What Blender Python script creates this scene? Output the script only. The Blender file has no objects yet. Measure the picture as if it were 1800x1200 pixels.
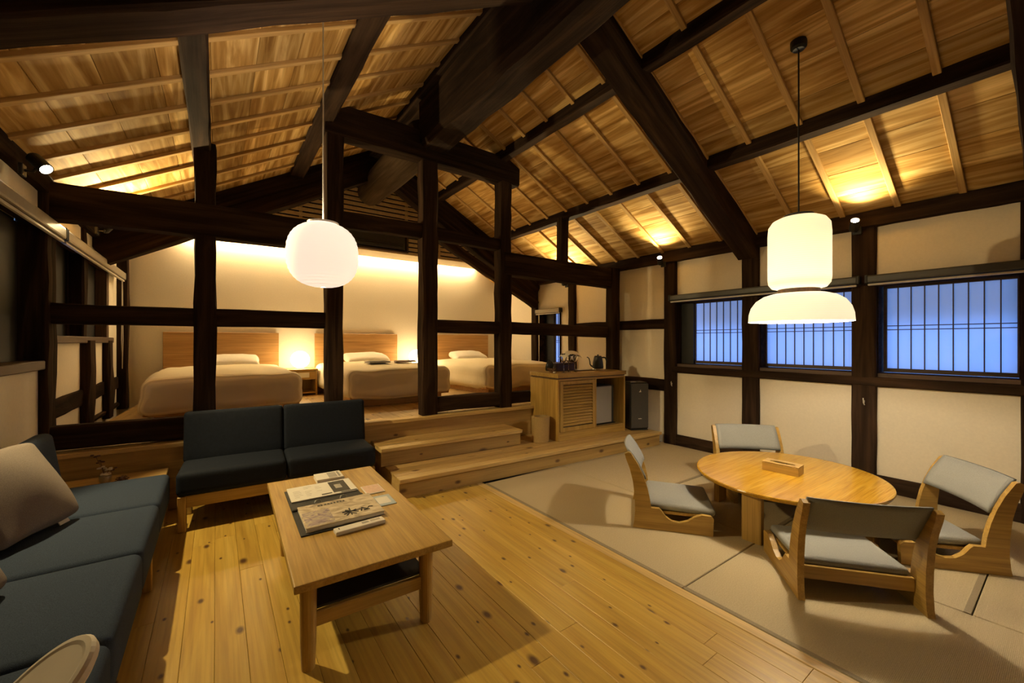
import bpy, bmesh, math, random
from mathutils import Vector, Matrix, noise
random.seed(7)
PI = math.pi
scene = bpy.context.scene
COL = scene.collection

# ------------------------------------------------------------------ camera, world, exposure
cam_d = bpy.data.cameras.new('camera'); cam = bpy.data.objects.new('camera', cam_d); COL.objects.link(cam)
cam_d.sensor_width = 36.0; cam_d.lens = 14.4; cam_d.clip_start = 0.02
cam.location = (0, 0, 1.35); cam.rotation_euler = (PI/2, 0, math.radians(-35.84))
scene.camera = cam
scene.view_settings.view_transform = 'Standard'; scene.view_settings.look = 'None'
scene.view_settings.gamma = 1.0; scene.view_settings.use_curve_mapping = False
scene.view_settings.exposure = 0.22
world = bpy.data.worlds.new('dusk_sky'); scene.world = world; world.use_nodes = True
wbg = world.node_tree.nodes['Background']; wbg.inputs[0].default_value = (0.175, 0.39, 1.0, 1); wbg.inputs[1].default_value = 2.0

WARM = (1.0, 0.77, 0.38)
SPOT_FLOOR = 200.0     # wall spot that lights the sofa corner
SPOT_ROOF = 95.0       # the wall spots turned up to the roof boards
PENDANT_W = 46.0
LANTERN_W = 32.0

# ------------------------------------------------------------------ materials
MATS = {}
def nt(name):
    m = bpy.data.materials.new(name); m.use_nodes = True
    t = m.node_tree; b = t.nodes['Principled BSDF']
    MATS[name] = m
    return m, t, b
def nd(t, kind, **kw):
    n = t.nodes.new(kind)
    for k, v in kw.items(): setattr(n, k, v)
    return n
def coords(t, scale, rnd=True, rot=None):
    tc = nd(t, 'ShaderNodeTexCoord'); mp = nd(t, 'ShaderNodeMapping'); mp.inputs['Scale'].default_value = scale
    if rot: mp.inputs['Rotation'].default_value = rot
    if rnd:
        oi = nd(t, 'ShaderNodeObjectInfo'); mu = nd(t, 'ShaderNodeVectorMath', operation='SCALE'); mu.inputs[0].default_value = (17.0, 29.0, 41.0)
        t.links.new(oi.outputs['Random'], mu.inputs['Scale'])
        ad = nd(t, 'ShaderNodeVectorMath', operation='ADD'); t.links.new(tc.outputs['Object'], ad.inputs[0]); t.links.new(mu.outputs[0], ad.inputs[1])
        t.links.new(ad.outputs[0], mp.inputs['Vector'])
    else:
        t.links.new(tc.outputs['Object'], mp.inputs['Vector'])
    return mp.outputs[0]
def ramp(t, fac, stops):
    r = nd(t, 'ShaderNodeValToRGB'); e = r.color_ramp.elements
    while len(e) < len(stops): e.new(0.5)
    for i, (p, c) in enumerate(stops): e[i].position = p; e[i].color = (*c, 1)
    t.links.new(fac, r.inputs[0]); return r.outputs[0]
def bump(t, b, h, strength, dist=0.01):
    n = nd(t, 'ShaderNodeBump'); n.inputs['Strength'].default_value = strength; n.inputs['Distance'].default_value = dist
    t.links.new(h, n.inputs['Height']); t.links.new(n.outputs[0], b.inputs['Normal'])
def wood(name, dark, mid, light, axis='x', sc=1.0, rough=0.45, tint=0.3, knots=0.0, bmp=0.12, contrast=1.0, spec=0.5, fine=0.75, upright=False):
    m, t, b = nt(name)
    ax = 'xyz'.index(axis)
    s1 = [7.0*sc]*3; s1[ax] = 0.55*sc
    s2 = [90.0*sc]*3; s2[ax] = 2.5*sc
    n1 = nd(t, 'ShaderNodeTexNoise'); n1.inputs['Scale'].default_value = 1.6; n1.inputs['Detail'].default_value = 5; n1.inputs['Distortion'].default_value = 1.6
    t.links.new(coords(t, s1), n1.inputs['Vector'])
    lo, hi = 0.5-0.22/contrast, 0.5+0.22/contrast
    c = ramp(t, n1.outputs['Fac'], [(lo, dark), (0.5, mid), (hi, light)])
    n2 = nd(t, 'ShaderNodeTexNoise'); n2.inputs['Scale'].default_value = 1.0; n2.inputs['Detail'].default_value = 3
    t.links.new(coords(t, s2), n2.inputs['Vector'])
    g = ramp(t, n2.outputs['Fac'], [(0.3, (0.72, 0.70, 0.68)), (0.6, (1.08, 1.08, 1.08))])
    mx = nd(t, 'ShaderNodeMix', data_type='RGBA', blend_type='MULTIPLY'); mx.inputs[0].default_value = fine
    t.links.new(c, mx.inputs[6]); t.links.new(g, mx.inputs[7]); out = mx.outputs[2]
    if knots:
        s3 = [knots]*3; s3[ax] = knots*0.55
        v = nd(t, 'ShaderNodeTexVoronoi', feature='F1', voronoi_dimensions='2D'); v.inputs['Scale'].default_value = 1.0
        t.links.new(coords(t, s3, True, (PI/2, 0, 0) if upright else None), v.inputs['Vector'])
        sp2 = nd(t, 'ShaderNodeSeparateColor'); t.links.new(v.outputs['Color'], sp2.inputs[0]); mr2 = nd(t, 'ShaderNodeMapRange'); mr2.inputs[3].default_value = 0.6; mr2.inputs[4].default_value = 2.4; t.links.new(sp2.outputs[1], mr2.inputs[0])
        md = nd(t, 'ShaderNodeMath', operation='MULTIPLY'); t.links.new(v.outputs['Distance'], md.inputs[0]); t.links.new(mr2.outputs[0], md.inputs[1])
        kf = ramp(t, md.outputs[0], [(0.045, (1, 1, 1)), (0.12, (0, 0, 0))])
        # only some cells carry a knot
        sep = nd(t, 'ShaderNodeSeparateColor'); t.links.new(v.outputs['Color'], sep.inputs[0])
        gt = nd(t, 'ShaderNodeMath', operation='GREATER_THAN'); gt.inputs[1].default_value = 0.3; t.links.new(sep.outputs[0], gt.inputs[0])
        ml = nd(t, 'ShaderNodeMath', operation='MULTIPLY'); t.links.new(kf, ml.inputs[0]); t.links.new(gt.outputs[0], ml.inputs[1])
        mk = nd(t, 'ShaderNodeMix', data_type='RGBA'); mk.inputs[7].default_value = (0.10, 0.045, 0.016, 1)
        t.links.new(ml.outputs[0], mk.inputs[0]); t.links.new(out, mk.inputs[6]); out = mk.outputs[2]
    if tint:
        oi = nd(t, 'ShaderNodeObjectInfo'); mr = nd(t, 'ShaderNodeMapRange'); mr.inputs[3].default_value = 1-tint*0.6; mr.inputs[4].default_value = 1+tint*0.5
        t.links.new(oi.outputs['Random'], mr.inputs[0])
        hs = nd(t, 'ShaderNodeHueSaturation'); t.links.new(mr.outputs[0], hs.inputs['Value']); t.links.new(out, hs.inputs['Color']); out = hs.outputs[0]
    t.links.new(out, b.inputs['Base Color']); b.inputs['Roughness'].default_value = rough; b.inputs['Specular IOR Level'].default_value = spec
    bump(t, b, n2.outputs['Fac'], bmp, 0.004)
    return m
def plain(name, col, rough=0.5, metal=0.0, nscale=0, namp=0.12, bmp=0.0, sheen=0.0, spec=0.5):
    m, t, b = nt(name)
    b.inputs['Roughness'].default_value = rough; b.inputs['Metallic'].default_value = metal; b.inputs['Specular IOR Level'].default_value = spec
    b.inputs['Base Color'].default_value = (*col, 1)
    if sheen: b.inputs['Sheen Weight'].default_value = sheen
    if nscale:
        n = nd(t, 'ShaderNodeTexNoise'); n.inputs['Scale'].default_value = nscale; n.inputs['Detail'].default_value = 4
        t.links.new(coords(t, (1, 1, 1)), n.inputs['Vector'])
        t.links.new(ramp(t, n.outputs['Fac'], [(0.3, tuple(c*(1-namp) for c in col)), (0.7, tuple(c*(1+namp) for c in col))]), b.inputs['Base Color'])
        if bmp: bump(t, b, n.outputs['Fac'], bmp, 0.004)
    return m
def emit(name, col, s):
    m, t, b = nt(name); b.inputs['Base Color'].default_value = (*col, 1)
    b.inputs['Emission Color'].default_value = (*col, 1); b.inputs['Emission Strength'].default_value = s
    return m
def paper(name, col, trans=0.7, glow=0.0, glowcol=None, ribs=0.0):
    m = bpy.data.materials.new(name); m.use_nodes = True; MATS[name] = m
    t = m.node_tree; t.nodes.clear(); o = nd(t, 'ShaderNodeOutputMaterial')
    d = nd(t, 'ShaderNodeBsdfDiffuse'); d.inputs[0].default_value = (*col, 1)
    r = nd(t, 'ShaderNodeBsdfTranslucent'); r.inputs[0].default_value = (*col, 1)
    mx = nd(t, 'ShaderNodeMixShader'); mx.inputs[0].default_value = trans
    t.links.new(d.outputs[0], mx.inputs[1]); t.links.new(r.outputs[0], mx.inputs[2]); out = mx.outputs[0]
    if glow:
        e = nd(t, 'ShaderNodeEmission'); e.inputs[0].default_value = (*(glowcol or col), 1); e.inputs[1].default_value = glow
        if ribs:
            w = nd(t, 'ShaderNodeTexWave', bands_direction='Z'); w.inputs['Scale'].default_value = ribs
            t.links.new(coords(t, (1, 1, 1), False), w.inputs['Vector'])
            c = ramp(t, w.outputs['Fac'], [(0.0, tuple(0.72*x for x in (glowcol or col))), (0.3, (glowcol or col))]); t.links.new(c, e.inputs[0])
        a = nd(t, 'ShaderNodeAddShader'); t.links.new(out, a.inputs[0]); t.links.new(e.outputs[0], a.inputs[1]); out = a.outputs[0]
    t.links.new(out, o.inputs[0]); return m

for a in 'xyz':
    wood('beam_'+a, (0.014, 0.0082, 0.0055), (0.028, 0.0165, 0.0105), (0.056, 0.032, 0.018), a, 0.7, 0.88, 0.35, bmp=0.5, spec=0.04)
    wood('oak_'+a, (0.35, 0.205, 0.045), (0.44, 0.27, 0.064), (0.51, 0.33, 0.09), a, 1.2, 0.38, 0.12)
    wood('brown_'+a, (0.05, 0.025, 0.013), (0.075, 0.04, 0.02), (0.11, 0.06, 0.03), a, 1.0, 0.55, 0.2)
wood('log_wood', (0.035, 0.022, 0.012), (0.055, 0.036, 0.02), (0.085, 0.055, 0.03), 'y', 0.7, 0.85, 0.0, bmp=0.4, spec=0.05)
wood('roof_board', (0.29, 0.15, 0.035), (0.47, 0.28, 0.085), (0.72, 0.50, 0.21), 'x', 0.85, 0.8, 0.42, bmp=0.1, contrast=1.35, fine=0.4, spec=0.1)
wood('batten_wood', (0.42, 0.25, 0.09), (0.52, 0.33, 0.125), (0.60, 0.40, 0.17), 'x', 1.0, 0.75, 0.2, spec=0.15)
wood('floor_pine', (0.44, 0.26, 0.045), (0.53, 0.335, 0.06), (0.61, 0.41, 0.09), 'x', 0.8, 0.36, 0.13, knots=7.0, fine=0.6)
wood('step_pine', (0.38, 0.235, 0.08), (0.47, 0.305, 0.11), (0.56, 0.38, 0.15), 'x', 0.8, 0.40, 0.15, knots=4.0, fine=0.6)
wood('riser_pine_shaded', (0.32, 0.195, 0.06), (0.40, 0.255, 0.08), (0.47, 0.315, 0.11), 'x', 0.8, 0.40, 0.15, knots=5.0, fine=0.6, upright=True)  # step pine darkened in colour for the shade under the nosing overhang
wood('nosing_pine', (0.52, 0.345, 0.125), (0.60, 0.41, 0.155), (0.66, 0.47, 0.19), 'x', 0.9, 0.4, 0.12)
wood('table_gloss', (0.42, 0.21, 0.015), (0.52, 0.28, 0.022), (0.58, 0.34, 0.04), 'x', 1.6, 0.2, 0.0, bmp=0.03)
wood('headboard_oak', (0.42, 0.22, 0.07), (0.52, 0.29, 0.10), (0.58, 0.35, 0.14), 'x', 0.9, 0.4, 0.1)
plain('plaster', (0.77, 0.69, 0.55), 0.9, nscale=60, namp=0.03, bmp=0.15)
plain('dark_board', (0.006, 0.005, 0.0045), 0.6, nscale=12, namp=0.3)
plain('navy_fabric', (0.034, 0.047, 0.074), 0.95, nscale=420, namp=0.35, bmp=0.35, spec=0.1)
plain('navy_leather', (0.010, 0.0135, 0.022), 0.8, nscale=60, namp=0.15, bmp=0.1, spec=0.2)
plain('grey_fabric', (0.27, 0.275, 0.26), 0.95, nscale=380, namp=0.22, bmp=0.3, sheen=0.1)
plain('cushion_fabric', (0.20, 0.165, 0.14), 0.95, nscale=300, namp=0.2, bmp=0.3)
plain('white_linen', (0.80, 0.74, 0.64), 0.85, nscale=40, namp=0.03)
plain('black_metal', (0.012, 0.012, 0.012), 0.45, nscale=20, namp=0.1)
plain('black_matt', (0.02, 0.02, 0.02), 0.6, nscale=20, namp=0.1)
plain('charcoal', (0.055, 0.052, 0.048), 0.42, nscale=30, namp=0.05)
plain('steel', (0.45, 0.43, 0.40), 0.35, 0.8, nscale=30, namp=0.05)
plain('blind_metal', (0.30, 0.26, 0.20), 0.45, 0.2, nscale=30, namp=0.05)
plain('blind_bar', (0.55, 0.50, 0.43), 0.5, nscale=30, namp=0.05)
plain('fridge_grey', (0.30, 0.29, 0.27), 0.45, nscale=10, namp=0.03)
plain('bin_card', (0.38, 0.25, 0.09), 0.6, nscale=80, namp=0.08)
plain('white_plastic', (0.75, 0.70, 0.62), 0.35, nscale=20, namp=0.02)
plain('pale_plastic', (0.62, 0.55, 0.46), 0.5, nscale=20, namp=0.03)
plain('white_paper', (0.78, 0.74, 0.66), 0.7, nscale=20, namp=0.03)
plain('ink', (0.05, 0.045, 0.04), 0.6, nscale=30, namp=0.1)
plain('grey_ink', (0.40, 0.37, 0.33), 0.6, nscale=30, namp=0.1)
plain('pink_card', (0.72, 0.50, 0.38), 0.6, nscale=60, namp=0.08)
plain('blue_card', (0.45, 0.52, 0.55), 0.6, nscale=30, namp=0.05)
plain('brown_lacquer', (0.045, 0.018, 0.010), 0.35, nscale=20, namp=0.1)
plain('red_leather', (0.16, 0.03, 0.03), 0.5, nscale=20, namp=0.1)
plain('dry_twig', (0.16, 0.08, 0.03), 0.7, nscale=40, namp=0.2)
plain('seed_brown', (0.09, 0.035, 0.018), 0.7, nscale=40, namp=0.2)
plain('brass_pot', (0.42, 0.33, 0.20), 0.35, 0.5, nscale=20, namp=0.1)
plain('cotton', (0.75, 0.66, 0.50), 0.9, nscale=40, namp=0.1)
plain('tatami_border', (0.26, 0.21, 0.13), 0.8, nscale=200, namp=0.15)
plain('slat_wood', (0.66, 0.51, 0.27), 0.6, nscale=30, namp=0.1)
plain('void', (0.006, 0.005, 0.005), 0.8, nscale=10, namp=0.1)
emit('bulb', (1.0, 0.86, 0.62), 60.0)
emit('globe_glow', (1.0, 0.77, 0.42), 18.0)
emit('led_glow', (1.0, 0.74, 0.38), 125.0)
paper('shade_paper', (0.92, 0.86, 0.74), 0.045, glow=0.30, glowcol=(1.0, 0.86, 0.62), ribs=22.0)
paper('lantern_paper', (0.92, 0.87, 0.80), 0.010, glow=0.60, glowcol=(1.0, 0.85, 0.72), ribs=22.0)
paper('shoji_paper', (0.88, 0.90, 0.95), 0.75)
paper('window_film', (0.74, 0.70, 0.64), 0.85)
# glass
m, t, b = nt('clear_glass'); b.inputs['Base Color'].default_value = (1, 1, 1, 1); b.inputs['Roughness'].default_value = 0.02; b.inputs['Transmission Weight'].default_value = 1.0; b.inputs['IOR'].default_value = 1.45
# tatami weave
m, t, b = nt('tatami'); w = nd(t, 'ShaderNodeTexWave', bands_direction='Y'); w.inputs['Scale'].default_value = 60; w.inputs['Distortion'].default_value = 1.5
t.links.new(coords(t, (1, 1, 1)), w.inputs['Vector']); n = nd(t, 'ShaderNodeTexNoise'); n.inputs['Scale'].default_value = 160; t.links.new(coords(t, (1, 1, 1)), n.inputs['Vector'])
c1 = ramp(t, n.outputs['Fac'], [(0.3, (0.42, 0.34, 0.205)), (0.7, (0.52, 0.43, 0.265))]); t.links.new(c1, b.inputs['Base Color']); b.inputs['Roughness'].default_value = 0.75
bump(t, b, w.outputs['Fac'], 0.25, 0.002)
# duvet with woven stripes
m, t, b = nt('duvet'); w = nd(t, 'ShaderNodeTexWave', bands_direction='Y'); w.inputs['Scale'].default_value = 9
t.links.new(coords(t, (1, 1, 1), False), w.inputs['Vector']); t.links.new(ramp(t, w.outputs['Fac'], [(0.2, (0.72, 0.63, 0.44)), (0.7, (0.86, 0.77, 0.56))]), b.inputs['Base Color']); b.inputs['Roughness'].default_value = 0.85
bump(t, b, w.outputs['Fac'], 0.35, 0.01)
# magazine cover picture (flat print)
m, t, b = nt('cover_print'); n = nd(t, 'ShaderNodeTexNoise'); n.inputs['Scale'].default_value = 9; n.inputs['Detail'].default_value = 6; n.inputs['Distortion'].default_value = 1.5
t.links.new(coords(t, (1, 1.6, 1)), n.inputs['Vector']); t.links.new(ramp(t, n.outputs['Fac'], [(0.3, (0.16, 0.12, 0.10)), (0.42, (0.38, 0.30, 0.19)), (0.6, (0.60, 0.51, 0.36)), (0.75, (0.66, 0.60, 0.50))]), b.inputs['Base Color']); b.inputs['Roughness'].default_value = 0.35

m, t, b = nt('cover_lilac'); n = nd(t, 'ShaderNodeTexNoise'); n.inputs['Scale'].default_value = 26; n.inputs['Detail'].default_value = 6; n.inputs['Distortion'].default_value = 1.0
t.links.new(coords(t, (1, 1.4, 1)), n.inputs['Vector']); t.links.new(ramp(t, n.outputs['Fac'], [(0.3, (0.10, 0.07, 0.10)), (0.45, (0.30, 0.23, 0.27)), (0.58, (0.42, 0.36, 0.24)), (0.75, (0.66, 0.60, 0.52))]), b.inputs['Base Color']); b.inputs['Roughness'].default_value = 0.35

# ------------------------------------------------------------------ mesh helpers
def link(name, me, mat, parent=None, loc=(0, 0, 0), rot=(0, 0, 0), smooth=False):
    if isinstance(me, bmesh.types.BMesh):
        bmesh.ops.recalc_face_normals(me, faces=me.faces)
        d = bpy.data.meshes.new(name); me.to_mesh(d); me.free(); me = d
    if mat is not None and not me.materials: me.materials.append(MATS[mat])
    if smooth:
        for p in me.polygons: p.use_smooth = True
    o = bpy.data.objects.new(name, me); COL.objects.link(o)
    o.location = loc; o.rotation_euler = rot
    if parent: o.parent = parent
    return o
def tag(o, label=None, cat=None, group=None, kind=None):
    if label: o['label'] = label
    if cat: o['category'] = cat
    if group: o['group'] = group
    if kind: o['kind'] = kind
    return o
def thing(name, label, cat, loc=(0, 0, 0), rz=0.0, group=None):
    o = bpy.data.objects.new(name, None); COL.objects.link(o); o.empty_display_size = 0.1
    o.location = loc; o.rotation_euler = (0, 0, rz)
    return tag(o, label, cat, group)
def struct(name, me, mat, loc=(0, 0, 0), rot=(0, 0, 0)):
    return tag(link(name, me, mat, None, loc, rot), kind='structure')
def box(lo, hi, bev=0.0, bm=None, seg=1):
    own = bm or bmesh.new()
    b = bmesh.new(); bmesh.ops.create_cube(b, size=1.0)
    s = [hi[i]-lo[i] for i in range(3)]; c = [(hi[i]+lo[i])/2 for i in range(3)]
    for v in b.verts: v.co = Vector((v.co.x*s[0]+c[0], v.co.y*s[1]+c[1], v.co.z*s[2]+c[2]))
    if bev: bmesh.ops.bevel(b, geom=b.edges[:], offset=min(bev, min(s)*0.45), segments=seg, affect='EDGES', profile=0.6)
    tmp = bpy.data.meshes.new('t'); b.to_mesh(tmp); b.free(); own.from_mesh(tmp); bpy.data.meshes.remove(tmp)
    return own
def rotbox(center, dims, M3, bev=0.0, bm=None):
    own = bm or bmesh.new(); b = box([-d/2 for d in dims], [d/2 for d in dims], bev)
    b.transform(Matrix.Translation(center) @ M3.to_4x4())
    tmp = bpy.data.meshes.new('t'); b.to_mesh(tmp); b.free(); own.from_mesh(tmp); bpy.data.meshes.remove(tmp)
    return own
def soft(half, r, puff=0.0, ns=0.0, nf=6.0, m=7, seed=0.0, taper=0.0):
    """rounded, puffed box with fine wrinkles, centred on the origin"""
    bm = bmesh.new()
    def axis(h):
        rr = min(r, h*0.98); e = [0, 0.12, 0.35, 0.65, 1.0]
        a = [-h+rr*k for k in e]; n = max(2, m); inner = [-h+rr+(2*(h-rr))*i/n for i in range(1, n)]
        return a+inner+[-x for x in reversed(a)]
    ax = [axis(h) for h in half]; cache = {}
    def vert(p):
        k = tuple(round(x, 6) for x in p)
        if k in cache: return cache[k]
        q = Vector([max(-(half[i]-min(r, half[i]*0.98)), min(half[i]-min(r, half[i]*0.98), p[i])) for i in range(3)])
        d = Vector(p)-q; rr = min(r, min(half)*0.98)
        if d.length > 1e-9: d = d.normalized()
        w = Vector([q[i]+d[i]*min(r, half[i]*0.98) for i in range(3)])
        fx, fy = p[0]/half[0], p[1]/half[1]
        w.z += math.copysign(puff*(1-fx*fx)*(1-fy*fy), p[2]) * (abs(p[2])/half[2])
        if taper: w.x *= 1-taper*(1-(p[2]/half[2]+1)/2); w.y *= 1-taper*(1-(p[2]/half[2]+1)/2)
        if ns:
            nn = noise.noise(Vector((w.x*nf+seed, w.y*nf, w.z*nf))); w += d*(nn*ns) if d.length else Vector((0, 0, nn*ns))
        cache[k] = bm.verts.new(w); return cache[k]
    for i in range(3):
        j, k = [(1, 2), (2, 0), (0, 1)][i]
        for sgn in (-1, 1):
            for a in range(len(ax[j])-1):
                for c in range(len(ax[k])-1):
                    q = []
                    for (aa, cc) in ((a, c), (a+1, c), (a+1, c+1), (a, c+1)):
                        p = [0, 0, 0]; p[i] = sgn*half[i]; p[j] = ax[j][aa]; p[k] = ax[k][cc]; q.append(vert(p))
                    if sgn < 0: q.reverse()
                    try: bm.faces.new(q)
                    except ValueError: pass
    return bm
def lathe(prof, n=28, bm=None, sx=1.0, sy=1.0, cap=True, c=(0, 0)):
    bm = bm or bmesh.new(); rings = []
    for r, z in prof: rings.append([bm.verts.new((c[0]+sx*r*math.cos(2*PI*i/n), c[1]+sy*r*math.sin(2*PI*i/n), z)) for i in range(n)])
    for a, b2 in zip(rings, rings[1:]):
        for i in range(n): bm.faces.new((a[i], a[(i+1) % n], b2[(i+1) % n], b2[i]))
    if cap:
        if prof[0][0] > 1e-5: bm.faces.new(list(reversed(rings[0])))
        if prof[-1][0] > 1e-5: bm.faces.new(rings[-1])
    return bm
def tube(pts, rad, n=8, bm=None):
    bm = bm or bmesh.new(); pts = [Vector(p) for p in pts]; rings = []
    rads = rad if isinstance(rad, (list, tuple)) else [rad]*len(pts)
    for i, p in enumerate(pts):
        d = (pts[min(i+1, len(pts)-1)]-pts[max(i-1, 0)]).normalized()
        u = d.orthogonal().normalized() if abs(d.z) > 0.99 else d.cross(Vector((0, 0, 1))).normalized(); v = d.cross(u)
        rings.append([bm.verts.new(p+(u*math.cos(2*PI*k/n)+v*math.sin(2*PI*k/n))*rads[i]) for k in range(n)])
    for a, b2 in zip(rings, rings[1:]):
        for k in range(n): bm.faces.new((a[k], a[(k+1) % n], b2[(k+1) % n], b2[k]))
    bm.faces.new(list(reversed(rings[0]))); bm.faces.new(rings[-1])
    return bm
def prism(poly, x0, x1, bm=None):
    """polygon in (y,z) pushed along x"""
    bm = bm or bmesh.new()
    a = [bm.verts.new((x0, y, z)) for y, z in poly]; b2 = [bm.verts.new((x1, y, z)) for y, z in poly]
    n = len(poly)
    for i in range(n): bm.faces.new((a[i], a[(i+1) % n], b2[(i+1) % n], b2[i]))
    bm.faces.new(list(reversed(a))); bm.faces.new(b2)
    return bm
def hewn(L, w, h, jit=0.006, ch=0.012, seed=0, taper=0.0):
    """hand-hewn timber along local x, from 0 to L, centred on the axis"""
    rnd = random.Random(seed); bm = bmesh.new(); n = max(2, int(L/0.22)); rings = []
    for i in range(n+1):
        x = L*i/n; k = 1-taper*i/n; a, b = w/2*k, h/2*k; r = []
        for (y, z) in ((-a+ch, -b), (a-ch, -b), (a, -b+ch), (a, b-ch), (a-ch, b), (-a+ch, b), (-a, b-ch), (-a, -b+ch)):
            r.append(bm.verts.new((x, y+rnd.uniform(-jit, jit), z+rnd.uniform(-jit, jit))))
        rings.append(r)
    for p, q in zip(rings, rings[1:]):
        for k in range(8): bm.faces.new((p[k], p[(k+1) % 8], q[(k+1) % 8], q[k]))
    bm.faces.new(list(reversed(rings[0]))); bm.faces.new(rings[-1])
    return bm
_seed = [0]
def timber(name, p0, p1, w, h, parent=None, up=(0, 0, 1), jit=0.006, mat='beam_x', taper=0.0, pm=None):
    p0, p1 = Vector(p0), Vector(p1); d = p1-p0; L = d.length; x = d.normalized(); u = Vector(up)
    y = u.cross(x).normalized(); z = x.cross(y)
    _seed[0] += 1
    o = link(name, hewn(L, w, h, jit, seed=_seed[0], taper=taper), mat)
    o.matrix_world = Matrix.Translation(p0) @ Matrix((x, y, z)).transposed().to_4x4()
    if parent:
        o.parent = parent; o.matrix_parent_inverse = (pm or parent.matrix_basis).inverted()
    return o
def post(name, x, y, z0, z1, wx, wy, parent=None, jit=0.006, pm=None):
    return timber(name, (x, y, z0), (x, y, z1), wy, wx, parent, up=(1, 0, 0), jit=jit, pm=pm)
def light(name, kind, loc, power, col=WARM, size=0.04, parent=None, aim=None, angle=100, blend=0.5):
    d = bpy.data.lights.new(name, kind); d.energy = power; d.color = col; d.shadow_soft_size = size
    o = bpy.data.objects.new(name, d); COL.objects.link(o); o.location = loc
    if kind == 'SPOT':
        d.spot_size = math.radians(angle); d.spot_blend = blend
        o.rotation_euler = (Vector(aim)-Vector(loc)).to_track_quat('-Z', 'Y').to_euler()
    if parent: o.parent = parent; o.matrix_parent_inverse = parent.matrix_basis.inverted()
    return o
def copy_tree(o, parent=None):
    c = o.copy(); COL.objects.link(c); c.parent = parent
    for ch in [q for q in o.children]: copy_tree(ch, c)
    return c

# ------------------------------------------------------------------ room constants
XL, XR, YB, YF = -1.02, 4.87, 7.25, -2.3
RX, M_ = 1.92, 0.55                     # ridge and roof pitch
ZE = 2.53
def roof(x): return ZE+M_*(4.85-x) if x > RX else ZE+M_*(x+1.01)
ANG = math.atan(M_)
SK = -0.055; SKA = math.atan(SK)        # the old partition and the steps run slightly askew
def sy(x, y0): return y0+SK*x
Z1, Z2, Z3 = 0.178, 0.352, 0.54

# ------------------------------------------------------------------ floor: boards, sill board, tatami
fl = struct('floor', box((XL-0.2, YF-0.1, -0.12), (XR+0.2, YB+0.1, -0.022)), 'void')
bw = 0.118; nb = 25; x0 = 2.0-nb*bw
def board_mesh(L, w, th, bev=0.0025): 
    b = box((-L/2, -w/2, -th), (L/2, w/2, 0), bev); me = bpy.data.meshes.new('board'); bmesh.ops.recalc_face_normals(b, faces=b.faces); b.to_mesh(me); b.free(); return me
fm = [board_mesh(L, bw-0.001, 0.022, 0.0012) for L in (2.2, 3.0, 1.78)]
for i in range(nb):
    y = -1.2-random.uniform(0, 1.0); k = i % 2
    x = x0+bw*(i+0.5)
    while y < 4.3:
        me = fm[k]; L = (2.2, 3.0, 1.78)[k]; 
        link('floor_plank', me, 'floor_pine', fl, (x, y+L/2, random.uniform(-0.0006, 0)), (0, 0, PI/2)); y += L+0.001; k = (k+1) % 3
link('edge_board', board_mesh(7.0, 0.062, 0.024), 'nosing_pine', fl, (2.032, 0.2, 0.003), (0, 0, PI/2))
def mat_obj(xa, xb, ya, yb, sides):
    w, h = xb-xa, yb-ya
    o = link('tatami_mat', box((-w/2+0.003, -h/2+0.003, -0.02), (w/2-0.003, h/2-0.003, 0.003), 0.004), 'tatami', fl, ((xa+xb)/2, (ya+yb)/2, 0))
    for s in sides:
        if s == 'l': link('border', box((-w/2+0.003, -h/2+0.003, 0.0028), (-w/2+0.028, h/2-0.003, 0.0042)), 'tatami_border', o)
        if s == 'r': link('border', box((w/2-0.028, -h/2+0.003, 0.0028), (w/2-0.003, h/2-0.003, 0.0042)), 'tatami_border', o)
        if s == 'b': link('border', box((-w/2+0.003, -h/2+0.003, 0.0028), (w/2-0.003, -h/2+0.028, 0.0042)), 'tatami_border', o)
        if s == 't': link('border', box((-w/2+0.003, h/2-0.028, 0.0028), (w/2-0.003, h/2-0.003, 0.0042)), 'tatami_border', o)
mat_obj(2.065, 3.02, 1.27, 3.30, 'l'); mat_obj(2.065, 3.02, -0.65, 1.27, 'l')
for ya, yb in ((2.22, 3.3), (1.27, 2.22), (0.31, 1.27), (-0.65, 0.31)): mat_obj(3.02, 4.87, ya, yb, 'b')

# ------------------------------------------------------------------ steps and bedroom floor (askew frame)
def stepped(name, xa, xb, y0, y1, z0, z1, planks, nose=0.09, board='step_pine'):
    """a raised floor: riser body, nosing board, tread planks; local frame turned by SKA about (0, y0)"""
    o = struct(name, box((xa+0.01, 0.026, z0), (xb-0.01, y1-y0, z1-0.02)), 'nosing_pine', (0, y0, 0), (0, 0, SKA))
    link('riser', box((xa+0.008, 0.016, z0+0.002), (xb-0.008, 0.027, z1-0.03)), 'riser_pine_shaded', o)
    n = link('nosing', box((-(xb-xa)/2, -0.012, -0.036), ((xb-xa)/2, nose, 0), 0.004), 'nosing_pine', o, ((xa+xb)/2, -0.006, z1))
    y = nose; i = 0
    for w in planks:
        cut = xa+(xb-xa)*random.uniform(0.25, 0.7)
        for a, b in ((xa, cut), (cut, xb)):
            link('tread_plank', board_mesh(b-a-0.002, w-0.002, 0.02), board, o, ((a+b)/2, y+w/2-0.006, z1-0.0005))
        y += w
    return o
lower = stepped('floor_platform', 1.26, 4.70, 3.445, 4.25, 0.0, Z1, [0.12]*6)
middle = stepped('floor_step', 1.24, 2.82, 3.865, 4.25, Z1, Z2, [0.10]*3, 0.085)
upper = stepped('floor_bedroom', -1.0, 4.78, 4.235, 7.2, 0.0, Z3, [], 0.12)
for i in range(36):                       # bedroom planks run back to the head wall
    xx = -0.92+i*0.16
    link('floor_plank', board_mesh(3.1, 0.158, 0.02), 'step_pine', upper, (xx+0.02, 0.114+1.55, Z3-0.0005), (0, 0, PI/2))
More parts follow.
